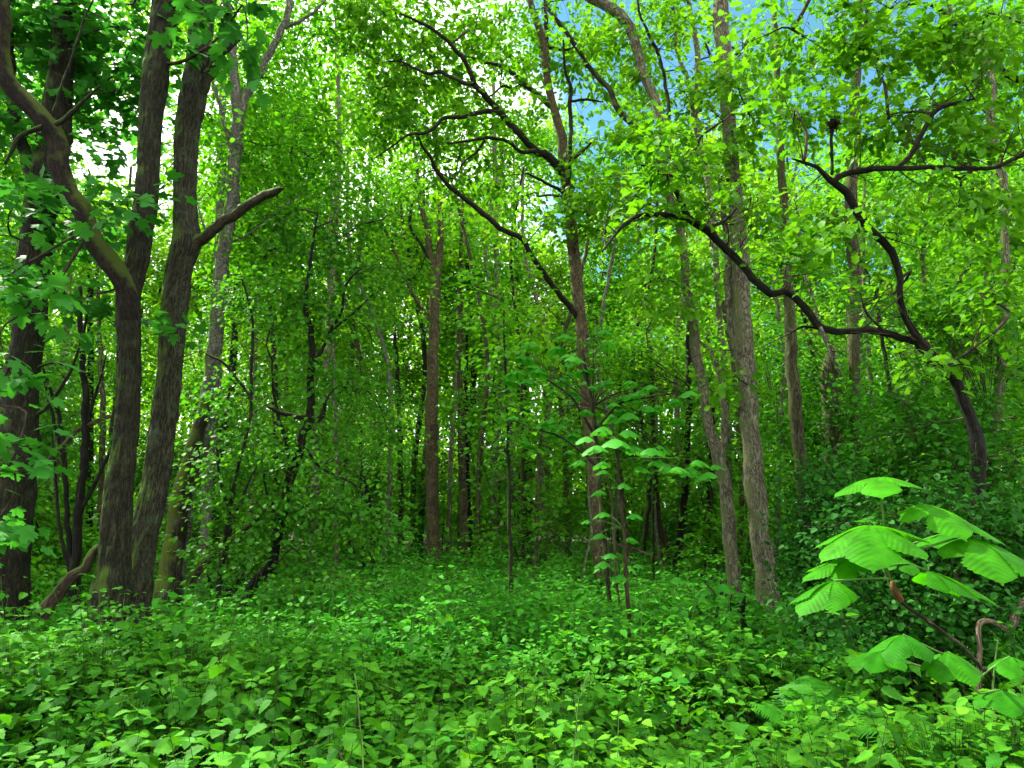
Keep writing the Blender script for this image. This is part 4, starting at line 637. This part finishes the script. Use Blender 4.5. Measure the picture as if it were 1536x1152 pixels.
# nest of twigs caught in the crown
c = P(1250, 188, 6.5); root = thing('nest', 'dark ragged clump of twigs and dead leaves caught in the upper right branches', 'nest', c); mm = MB()
k = 130; d = norm(rng.normal(0, 1, (k, 3))); a_ = c + d * A([.055, .06, .065]) * rng.random((k, 1)); e_ = a_ + norm(rng.normal(0, 1, (k, 3)) + d * .8) * (.03 + .11 * rng.random((k, 1)) ** 2)
mm.twigs(a_, (a_ + e_) / 2 + rng.normal(0, .015, (k, 3)), e_, np.full(k, .003), np.full(k, .001), 0)
mm.tube(*trace([(1249, 195, 5), (1248, 215, 5), (1247, 238, 5), (1248, 262, 5)], 6.5), 6); mm.build('twigs', M['bark_black'], root)
mm = MB(); k = 45; d = norm(rng.normal(0, 1, (k, 3))); mm.leaves(T_OAK, c + d * A([.05, .05, .06]) * rng.random((k, 1)), rng.normal(0, 1, (k, 3)), rng.normal(0, 1, (k, 3)), .04 + .02 * rng.random(k), rng.random(k) * .6, 0); mm.build('dead_leaves', M['leaf_dead'], root)

# ------------------------------------------------------------------ bushes
def bush(name, label, px, py, Y, stems, blobs, leaf, group=None, hue=None):
    """many-stemmed shrub: stems fan out from its foot"""
    b = P(px, py, Y); b[2] = float(ground_z(b[0], b[1])); root = thing(name, label, 'shrub', b, group); cen = np.vstack(blobs); sk = []
    for k in range(stems):
        ms = MB()
        e = cen[rng.integers(len(cen))]; a = b + A([rng.normal(0, .12), rng.normal(0, .12), -.05]); t = np.linspace(0, 1, 5)[:, None]
        p = a + (e - a) * t + A([0, 0, .3]) * np.sin(math.pi * t) * .5 + rng.normal(0, .05, (5, 3)) * t; q, _ = ms.tube(p, np.linspace(.022, .006, 5), 6, lump=.15, step=.15); sk.append(q); ms.build('stem', M['bark_dark'], root)
    mc = MB(); kw = dict(leaf); lm = kw.pop('leaf'); spray_crown(mc, skeleton(sk), cen, **kw); mc.build('foliage', [M[lm], M['twig']], root); return root
HOLLY = dict(leaf='leaf_holly', tm=T_ROUND, size=.05, n=21, spread=.24, flat=.6, up=.6)
tree('ash', 'slender ash behind the broken limb carrying the bright leaves around the white gap of sky', 'tree', [(470, 850, 9), (478, 700, 9), (492, 500, 8), (505, 330, 7), (508, 180, 6), (505, 40, 5)], 17.5, 'bark_grey', top=2, seed=80, nseg=12,
     crown=dict(c=[B_(430, 60, 18, 100, 80, 120), B_(560, 60, 18, 80, 80, 110), B_(430, 180, 18, 70, 60, 60), B_(560, 290, 18, 50, 50, 40), B_(470, 300, 17.5, 60, 40, 34)], **dict(WOOD, size=.13)))
tree('ash', 'thin grey ash seen between the oak limbs and the forked reddish trunk', 'tree', [(742, 840, 9), (744, 700, 9), (746, 500, 8), (744, 330, 8), (742, 230, 7), (740, 120, 5)], 24, 'bark_grey', top=3, seed=81, nseg=12, limbs=[dict(p=[(745, 320, 5), (752, 270, 4), (758, 225, 3)])],
     crown=dict(c=[B_(690, 180, 24, 100, 80, 130), B_(800, 230, 24, 80, 70, 80), B_(720, 330, 24, 80, 50, 60), B_(740, 60, 25, 120, 70, 120), B_(600, 200, 24, 60, 70, 50)], **dict(WOOD, size=.15)))
bush('holly', 'dark glossy holly mass behind the big chestnut leaves', 1370, 960, 5.6, 14, [B_(1350, 830, 5.6, 130, 90, 130), B_(1470, 800, 5.6, 100, 100, 100), B_(1300, 930, 5.4, 120, 40, 50), B_(1440, 930, 5.2, 110, 50, 60), B_(1540, 850, 5.5, 60, 120, 60)], HOLLY)
bush('holly', 'dark holly close against the right side of the thickest middle trunk', 1215, 930, 7.6, 10, [B_(1235, 800, 7.6, 55, 60, 60), B_(1250, 740, 7.8, 70, 60, 60), B_(1225, 850, 7.6, 45, 40, 40), B_(1240, 870, 7.4, 60, 60, 50)], HOLLY)
bush('hawthorn', 'tall dim hawthorn thicket filling the space under the arching trunk', 1370, 900, 8.6, 16, [B_(1370, 600, 8.8, 60, 60, 36), B_(1330, 690, 8.6, 60, 50, 40), B_(1410, 660, 8.4, 70, 70, 60), B_(1460, 620, 8.8, 60, 70, 44), B_(1500, 720, 8.4, 80, 70, 70), B_(1390, 740, 8.4, 90, 50, 60), B_(1430, 480, 9, 70, 50, 20)], dict(THICK, leaf='leaf_shaded', size=.07))
bush('hawthorn', 'hawthorn with lighter leaves left of the snapped mossy trunk', 1230, 860, 11.5, 12, [B_(1200, 640, 12.2, 60, 60, 50), B_(1230, 730, 11.2, 60, 40, 40), B_(1270, 620, 12.2, 50, 60, 40), B_(1180, 520, 12.4, 50, 60, 30), B_(1300, 500, 13, 60, 60, 30)], dict(THICK, leaf='leaf_shaded'))
bush('hazel', 'broad dim hazel in the hollow behind the tilted and straight grey trunks', 1090, 880, 14, 10, [B_(1080, 800, 14, 60, 50, 50), B_(1020, 700, 14.5, 60, 40, 40), B_(1140, 700, 14.5, 60, 80, 60), B_(1060, 560, 14.5, 50, 60, 40), B_(950, 560, 15, 60, 60, 50)], BEECH)
bush('hazel', 'low dark bush at the foot of the paired trunks left of centre', 660, 865, 22, 10, [B_(620, 760, 22, 60, 70, 80), B_(670, 700, 23, 60, 60, 70), B_(590, 830, 21, 60, 30, 40), B_(720, 760, 22, 50, 70, 60)], dict(THICK, size=.1))
bush('hazel', 'leafy hazel with flat sprays between the paired trunks and the oak', 800, 880, 17, 12, [B_(770, 700, 17, 70, 60, 50), B_(830, 780, 17, 60, 60, 60), B_(740, 600, 17.5, 70, 70, 50), B_(850, 680, 17, 50, 60, 40), B_(800, 560, 18, 70, 60, 44), B_(740, 820, 16, 60, 40, 40), B_(850, 860, 15, 60, 30, 30)], BEECH)
bush('elder', 'low bush with pale sprigs in front of the paired trunks', 610, 890, 14, 8, [B_(560, 880, 13.5, 70, 20, 30), B_(650, 882, 13.5, 80, 16, 34), B_(480, 885, 12.5, 60, 20, 26)], dict(BEECH, size=.09))
bush('elder', 'bright bush low behind the black stems at the left', 90, 890, 13, 10, [B_(70, 800, 13, 50, 50, 40), B_(130, 830, 13, 50, 40, 40), B_(220, 840, 13.5, 40, 40, 26), B_(60, 880, 12, 50, 30, 30)], dict(BEECH, size=.1))
bush('hazel', 'hazel screening the gap between ridged trunk and hawthorn', 330, 880, 14.5, 12, [B_(290, 560, 15, 50, 80, 24), B_(350, 640, 14.5, 60, 80, 34), B_(300, 760, 14.5, 60, 60, 34), B_(400, 830, 14, 70, 40, 36), B_(430, 560, 15, 60, 80, 26)], dict(THICK, size=.09))

# ------------------------------------------------------------------ horse chestnuts
def compound(mb, J, az, L_, n=7, droop=.45, tm=T_CHEST, tilt=(0, 0), lv=.5, mat=0, spread=290, roll=0.):
    """a palmate leaf: n leaflets fan out from the end of the stalk and hang down, the middle one longest"""
    for k in range(n):
        u = (k - (n - 1) / 2) / ((n - 1) / 2); an = az + R(spread / 2) * u; s = L_ * (1 - .42 * abs(u) ** 1.3) * (.95 + .1 * rng.random())
        h = A([math.cos(an), math.sin(an), 0]); dr = droop * (.85 + .3 * rng.random()); d = h * math.cos(dr) - A([0, 0, 1]) * math.sin(dr) + A([0, 0, 1]) * (h[0] * tilt[0] + h[1] * tilt[1])
        nr = A([0, 0, 1]) * math.cos(dr) + h * math.sin(dr) + rng.normal(0, .05, 3); mb.leaves(tm, J[None], d[None], nr[None], s, A([np.clip(lv + rng.normal(0, .1), 0, 1)]), mat)
root = thing('horse_chestnut', 'young horse chestnut with huge bright leaves on a thin stem at the right', 'young tree', P(1492, 1035, 4.35) * A([1, 1, 0]))
sp_ = A([P(1490, 1030, 4.3), P(1470, 1000, 3.4), P(1445, 972, 2.6)]); sr_ = A([.010, .008, .006])
_p, _r = trace([(1416, 949, 5.5), (1387, 927, 5), (1366, 914, 5), (1350, 899, 5), (1344, 889, 9), (1334, 867, 7), (1322, 836, 6), (1311, 811, 5), (1308, 792, 4)], 1.95, -.2)
sp_ = np.vstack([A([sp_[0, 0] + .05, sp_[0, 1] + .08, -.05]), sp_, _p]); sr_ = np.r_[.012, sr_, _r]
mm = MB(); mm.tube(sp_[:9], sr_[:9], 10, lump=.12, step=.02); mm.build('stem', M['stem_brown'], root); mm = MB(); mm.tube(sp_[8:], sr_[8:], 8, step=.02); mm.build('shoot', M['stem_green'], root)
mm = MB(); mm.tube(*trace([(1352, 902, 8), (1347, 893, 11), (1341, 882, 9), (1338, 872, 5)], 1.78), 10, lump=.3, step=.006); mm.build('bud_scales', M['bud'], root)
def cleaf(parent, pet, Y, az, L_, droop=.45, n=7, lv=.5, tm=T_CHEST, leafm='leaf_chest', dY=0., **kw):
    """one compound leaf with its stalk: pet is the stalk's trace, ending where the leaflets meet"""
    p, r = trace([(a, b, 3.5) for a, b in pet], Y, dY); m = MB(); compound(m, p[-1], az, L_, n, droop, tm, lv=lv, **kw)
    m.tube(p, np.maximum(r, .0016), 6, mat=1, step=.02); return m.build('leaf', [M[leafm], M['stem_green']], parent)
cleaf(root, [(1312, 812), (1309, 800), (1305, 788)], 1.72, R(245), .175, .22, 7, .55, spread=300, tilt=(.12, .12))
cleaf(root, [(1318, 828), (1325, 790), (1322, 750), (1318, 716)], 1.85, R(215), .14, .12, 6, .65, spread=300, tilt=(.1, .05))
cleaf(root, [(1330, 812), (1353, 788), (1370, 770), (1384, 756)], 1.8, R(-30), .19, .22, 5, .75, spread=220, tilt=(-.12, .12))
cleaf(root, [(1320, 814), (1362, 826), (1400, 818), (1440, 806), (1456, 806)], 1.72, R(-48), .20, .28, 5, .55, spread=210, tilt=(-.1, .1))
cleaf(root, [(1324, 848), (1300, 842), (1272, 839)], 1.75, R(188), .12, .12, 5, .45, spread=180, tilt=(.1, .1))
cleaf(root, [(1334, 868), (1300, 868), (1251, 871)], 1.66, R(205), .13, .36, 5, .5, spread=150)
cleaf(root, [(1326, 850), (1360, 846), (1390, 856)], 1.95, R(-12), .17, .3, 5, .35, spread=160)
cleaf(root, [(1322, 836), (1340, 835), (1352, 838)], 1.98, R(265), .08, .3, 5, .3)
cleaf(root, [(1330, 830), (1380, 812), (1420, 800)], 2.1, R(170), .13, .2, 5, .3, spread=240)
cleaf(root, [(1312, 812), (1312, 798), (1312, 784)], 1.85, R(80), .09, -.25, 3, .45, spread=110)
cleaf(root, [(1440, 990), (1400, 975), (1355, 952)], 2.3, R(225), .135, .35, 7, .3, spread=320)
cleaf(root, [(1450, 1010), (1440, 992), (1422, 978)], 2.3, R(250), .135, .4, 6, .4, spread=220)
cleaf(root, [(1455, 1030), (1490, 1000), (1515, 985)], 2.5, R(-60), .14, .3, 5, .3, spread=260)
cleaf(root, [(1450, 1010), (1380, 1000), (1320, 975)], 2.9, R(230), .15, .25, 7, .25, spread=320)
cleaf(root, [(1460, 1030), (1470, 1040), (1500, 1035)], 2.9, R(250), .15, .25, 7, .3, spread=320)
# chestnut sapling in the middle
root = thing('horse_chestnut', 'thin horse chestnut sapling with tiers of fanned leaves in front of the oak', 'young tree', P(943, 985, 7) * A([1, 1, 0]))
p_, r_ = to_ground(*trace([(943, 916, 7), (938, 850, 6), (935, 793, 5), (930, 734, 4), (927, 690, 4), (922, 660, 3)], 7)); mm = MB(); mm.tube(p_, r_, 8, lump=.1); mm.build('stem', M['stem_brown'], root)
mm = MB()
for px, py, Lq in ((922, 658, .30), (895, 668, .26), (948, 668, .28), (905, 640, .24), (880, 655, .2), (975, 672, .24), (905, 692, .2), (940, 645, .22), (905, 705, .16), (935, 725, .16), (900, 735, .17), (960, 700, .18), (905, 768, .17), (950, 770, .16), (900, 800, .18), (945, 806, .17), (905, 842, .17), (930, 862, .16), (915, 830, .14), (955, 846, .13), (880, 780, .12), (985, 690, .2), (1015, 700, .2), (1045, 690, .2), (870, 690, .18)):
    J = P(px, py, 7 + rng.normal(0, .15)); S = p_[np.argmin(np.abs(p_[:, 2] - (J[2] - .08)))]; compound(mm, J, math.atan2(J[1] - S[1], J[0] - S[0]), Lq * .75, 7, .3, T_CHEST_LO, lv=rng.random())
    mm.twigs(S[None], ((S + J) / 2 + A([0, 0, .05]))[None], J[None], A([.004]), A([.002]), 1)
mm.build('crown', [M['leaf_chest_mid'], M['stem_green']], root)
def chest_sprays(parent, spots, Y, Lq, from_pt):
    m = MB(); S0 = P(*from_pt, Y)
    for px, py, n in spots:
        C = P(px, py, Y + rng.normal(0, .3)); t = np.linspace(0, 1, 5)[:, None]; q = S0 + (C - S0) * t + A([0, 0, .15]) * np.sin(math.pi * t); m.tube(q, np.linspace(.010, .004, 5), 5, mat=1, step=.2)
        for k in range(n):
            J = C + rng.normal(0, 1, 3) * A([.30, .28, .10]); compound(m, J + A([0, 0, rng.normal(0, .06)]), rng.random() * 6.28, Lq * (.55 + .6 * rng.random()), 7, .32, T_CHEST_LO, lv=rng.random()); m.twigs(C[None], ((C + J) / 2)[None], J[None], A([.004]), A([.002]), 1)
    return m.build('crown', [M['leaf_chest_mid'], M['twig']], parent)
root = tree('horse_chestnut', 'taller horse chestnut sapling spreading flat leaf fans around the oak trunk', 'young tree', [(915, 905, 7), (905, 800, 7), (898, 700, 6), (890, 620, 5), (880, 560, 4), (872, 520, 3)], 9.2, 'bark_dark', nseg=10, flare=.1, ridge=0, seed=60,
     limbs=[dict(p=[(895, 660, 5), (860, 600, 4), (820, 570, 3), (785, 560, 2)]), dict(p=[(895, 640, 5), (930, 605, 4), (975, 595, 3), (1010, 590, 2)]), dict(p=[(897, 700, 5), (850, 660, 4), (810, 645, 2)])])
chest_sprays(root, [(785, 562, 6), (820, 555, 5), (860, 540, 6), (890, 505, 4), (925, 600, 6), (975, 600, 6), (1005, 592, 5), (800, 645, 6), (835, 640, 5), (905, 590, 4), (1010, 702, 5), (1040, 715, 4)], 9.2, .22, (890, 610))
root = tree('horse_chestnut', 'small chestnut shoot with leaf fans between the two grey trunks and the holly', 'young tree', [(1075, 930, 6), (1080, 900, 5), (1086, 880, 4)], 8.2, 'stem_brown', nseg=8, flare=0, ridge=0, seed=61); chest_sprays(root, [(1085, 880, 8), (1040, 890, 5), (1130, 905, 4)], 8.2, .2, (1080, 905))

# ------------------------------------------------------------------ broken branch in the right foreground
root = thing('broken_branch', 'pale crooked broken branch sticking up at the right edge', 'branch', P(1470, 1010, 4.8)); mm = MB()
p_, r_ = to_ground(*trace([(1471, 1050, 9), (1469, 992, 8), (1467, 955, 8), (1468, 938, 9), (1478, 931, 9), (1495, 935, 8), (1509, 944, 8), (1519, 938, 12), (1527, 921, 11), (1536, 905, 10), (1556, 880, 9), (1580, 860, 8)], 4.8, .3)); mm.tube(p_, r_, 14, lump=.3, ridge=.002, step=.02)
mm.build('branch', M['wood_dead'], root)
for lab, tr, Y in (('pale grass stalk leaning right of the lime weed clump', [(865, 1080, 2), (870, 1050, 2), (878, 1022, 3), (884, 1010, 2)], 3.0), ('long thin bare stem arching over the brambles at the lower left', [(545, 1150, 2.5), (540, 1090, 2), (536, 1040, 2), (532, 1010, 1.5)], 2.9), ('thin pale stalk by the low chestnut leaf at the right edge', [(1490, 1060, 3), (1492, 1000, 2.5), (1497, 960, 2)], 4.2)):
    p_, r_ = to_ground(*trace(tr, Y)); root = thing('stalk', lab, 'stalk', p_[0], 'bare stalks in the undergrowth'); mm = MB(); mm.tube(p_, r_, 5, step=.03); mm.build('stem', M['stem_green'], root)

# ------------------------------------------------------------------ the wood behind
def proto(kind, H, seed, nsp, leafm, size, lo=.3, rad=3., stem=.14, bark='bark_grey'):
    """a woodland tree or shrub at the origin: (parts) trunk and crown meshes"""
    root = bpy.data.objects.new(kind, None); root.empty_display_size = .2; m = MB(); t = np.linspace(0, 1, 7)
    p = np.stack([np.cumsum(rng.normal(0, .12, 7)), np.cumsum(rng.normal(0, .12, 7)), t * H * .92], 1); p[0] = 0; sk, _ = m.tube(p, stem * (1 - .82 * t) + .01, 10, lump=.12, flare=.3, seed=seed, step=.4); sks = [sk]; bl = []
    for k in range(16):
        h = lo + (1 - lo) * rng.random(); a = rng.random() * 6.28; rr = rad * (1 - .55 * (h - lo) / (1 - lo)) * (.45 + .6 * rng.random()); c = A([math.cos(a) * rr, math.sin(a) * rr, H * h])
        d = norm(rng.normal(0, 1, (nsp // 16, 3))) * rng.random((nsp // 16, 1)) ** .4; bl.append(c + d * A([rad * .42, rad * .42, H * .055 + .35]))
    m2 = MB(); b = boughs(m2, sk, bl); spray_crown(m2, skeleton(sks + b), np.vstack(bl), T_RHOMB, size, n=16, spread=.55, flat=.4, up=.5, maxlen=1.6, wid=1.2)
    tr = m.build('trunk', M[bark], root); cr = m2.build('crown', [M[leafm], M['twig']], root); return root, tr, cr
def place(pr, loc, rz, s, label, cat, group, used):
    root, tr, cr = pr
    if root.name not in col.objects: r = root; col.objects.link(r)
    else:
        r = root.copy(); col.objects.link(r)
        for ch in (tr, cr): c = ch.copy(); col.objects.link(c); c.parent = r
    r.location = loc; r.rotation_euler = (0, 0, rz); r.scale = (s, s, s); tag(r, label, cat, group); return r
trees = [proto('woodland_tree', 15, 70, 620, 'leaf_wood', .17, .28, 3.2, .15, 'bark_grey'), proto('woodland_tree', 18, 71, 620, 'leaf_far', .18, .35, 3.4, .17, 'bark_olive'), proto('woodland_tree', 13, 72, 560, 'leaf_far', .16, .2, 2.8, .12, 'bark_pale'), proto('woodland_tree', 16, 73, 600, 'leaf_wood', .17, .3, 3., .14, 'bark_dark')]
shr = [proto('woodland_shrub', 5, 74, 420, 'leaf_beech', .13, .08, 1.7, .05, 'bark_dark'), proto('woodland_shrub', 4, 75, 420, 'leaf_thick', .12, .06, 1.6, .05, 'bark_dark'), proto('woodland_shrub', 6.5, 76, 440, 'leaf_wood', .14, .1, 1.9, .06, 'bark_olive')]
TS = [(60, 24), (170, 22), (230, 27), (330, 23), (420, 28), (510, 24), (560, 30), (630, 27), (730, 31), (790, 27), (860, 25), (930, 29), (990, 24), (1070, 28), (1150, 22), (1230, 25), (1310, 21), (1380, 27), (1450, 22), (1530, 25), (0, 18), (-60, 26), (1600, 19), (-150, 16), (1700, 16),
      (280, 34), (660, 37), (1020, 36), (1420, 34), (20, 36), (540, 43), (900, 43), (1280, 41), (-40, 42), (1620, 40), (690, 26), (820, 29.5), (480, 31), (400, 25)]
SLIM = [(85, 18, 9), (165, 22, 8), (245, 18, 8), (410, 17, 9), (505, 16, 8), (528, 22, 9), (578, 19, 8), (620, 24, 9), (672, 22, 7), (718, 17, 7), (735, 23, 9), (785, 16, 6), (818, 20, 8), (852, 18, 8), (918, 19, 8), (965, 18, 8), (1018, 20, 9), (1110, 17, 9), (1165, 16, 9), (1225, 17, 8), (1320, 14.5, 8), (1390, 13.5, 9), (1470, 13, 8), (1520, 14, 9)]
for k, (px, Yd, wd) in enumerate(SLIM):          # each slim trunk has its own crooks and a thin crown high up
    x1, x2 = px + rng.normal(0, 12), px + rng.normal(0, 22); tree('slender_tree', 'slender bare pole of a young tree far back among the pale leaves', 'tree', [(px, 830, wd), (px + rng.normal(0, 4), 700, wd), (x1, 540, wd * .85), (x2, 380, wd * .7), (x2 + rng.normal(0, 14), 250, wd * .5)], Yd, ('bark_grey', 'bark_olive', 'bark_pale', 'bark_dark')[k % 4], nseg=8, ridge=0, seed=100 + k, flare=.1, group='slender trees in the wood behind',
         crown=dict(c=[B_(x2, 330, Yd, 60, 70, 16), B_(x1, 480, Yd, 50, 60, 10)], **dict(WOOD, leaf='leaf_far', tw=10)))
for k, (px, Yd) in enumerate(TS):
    c = P(px + rng.normal(0, 8), 800, Yd + rng.normal(0, .6)); c[2] = float(ground_z(c[0], c[1])) - .05
    place(trees[k % 4], c, rng.random() * 6.28, .8 + .35 * rng.random(), 'distant woodland tree whose pale trunk is half lost among the far foliage', 'tree', 'trees in the wood behind', k)
SS = [(40, 18), (210, 18), (300, 21), (450, 20), (530, 24), (700, 27), (910, 24), (1050, 21), (1200, 18), (1290, 16), (1430, 14), (1510, 12.5), (1580, 10), (-30, 13), (100, 28), (240, 31), (370, 30), (480, 33), (600, 35), (760, 36), (860, 33), (980, 32), (1100, 30), (1210, 28), (1330, 25), (1460, 24), (1560, 20), (-40, 24), (1640, 14), (-120, 14)]
for k, (px, Yd) in enumerate(SS):
    c = P(px + rng.normal(0, 10), 800, Yd + rng.normal(0, .4)); c[2] = float(ground_z(c[0], c[1])) - .05
    place(shr[k % 3], c, rng.random() * 6.28, .75 + .4 * rng.random(), 'leafy understorey shrub growing between the far trunks', 'shrub', 'shrubs under the far trees', k)
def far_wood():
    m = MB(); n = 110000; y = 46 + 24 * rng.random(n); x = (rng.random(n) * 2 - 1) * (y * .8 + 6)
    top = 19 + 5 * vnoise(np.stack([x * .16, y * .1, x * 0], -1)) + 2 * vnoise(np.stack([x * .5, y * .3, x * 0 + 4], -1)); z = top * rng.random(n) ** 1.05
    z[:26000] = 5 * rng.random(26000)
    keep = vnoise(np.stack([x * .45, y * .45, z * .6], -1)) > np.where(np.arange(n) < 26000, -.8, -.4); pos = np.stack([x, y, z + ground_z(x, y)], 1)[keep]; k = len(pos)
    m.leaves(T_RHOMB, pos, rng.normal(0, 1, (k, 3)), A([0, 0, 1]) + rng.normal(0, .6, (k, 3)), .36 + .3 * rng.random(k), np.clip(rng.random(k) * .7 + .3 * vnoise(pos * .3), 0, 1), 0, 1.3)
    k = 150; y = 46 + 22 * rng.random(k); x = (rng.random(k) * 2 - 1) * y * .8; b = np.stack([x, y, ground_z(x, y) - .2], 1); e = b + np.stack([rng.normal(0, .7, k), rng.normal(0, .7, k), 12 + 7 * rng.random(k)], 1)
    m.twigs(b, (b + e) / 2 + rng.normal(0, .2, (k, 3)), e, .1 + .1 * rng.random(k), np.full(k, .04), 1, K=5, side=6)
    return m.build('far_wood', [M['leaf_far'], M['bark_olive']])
tag(far_wood(), 'mass of pale green foliage closing the view far behind', 'woodland', kind='stuff')
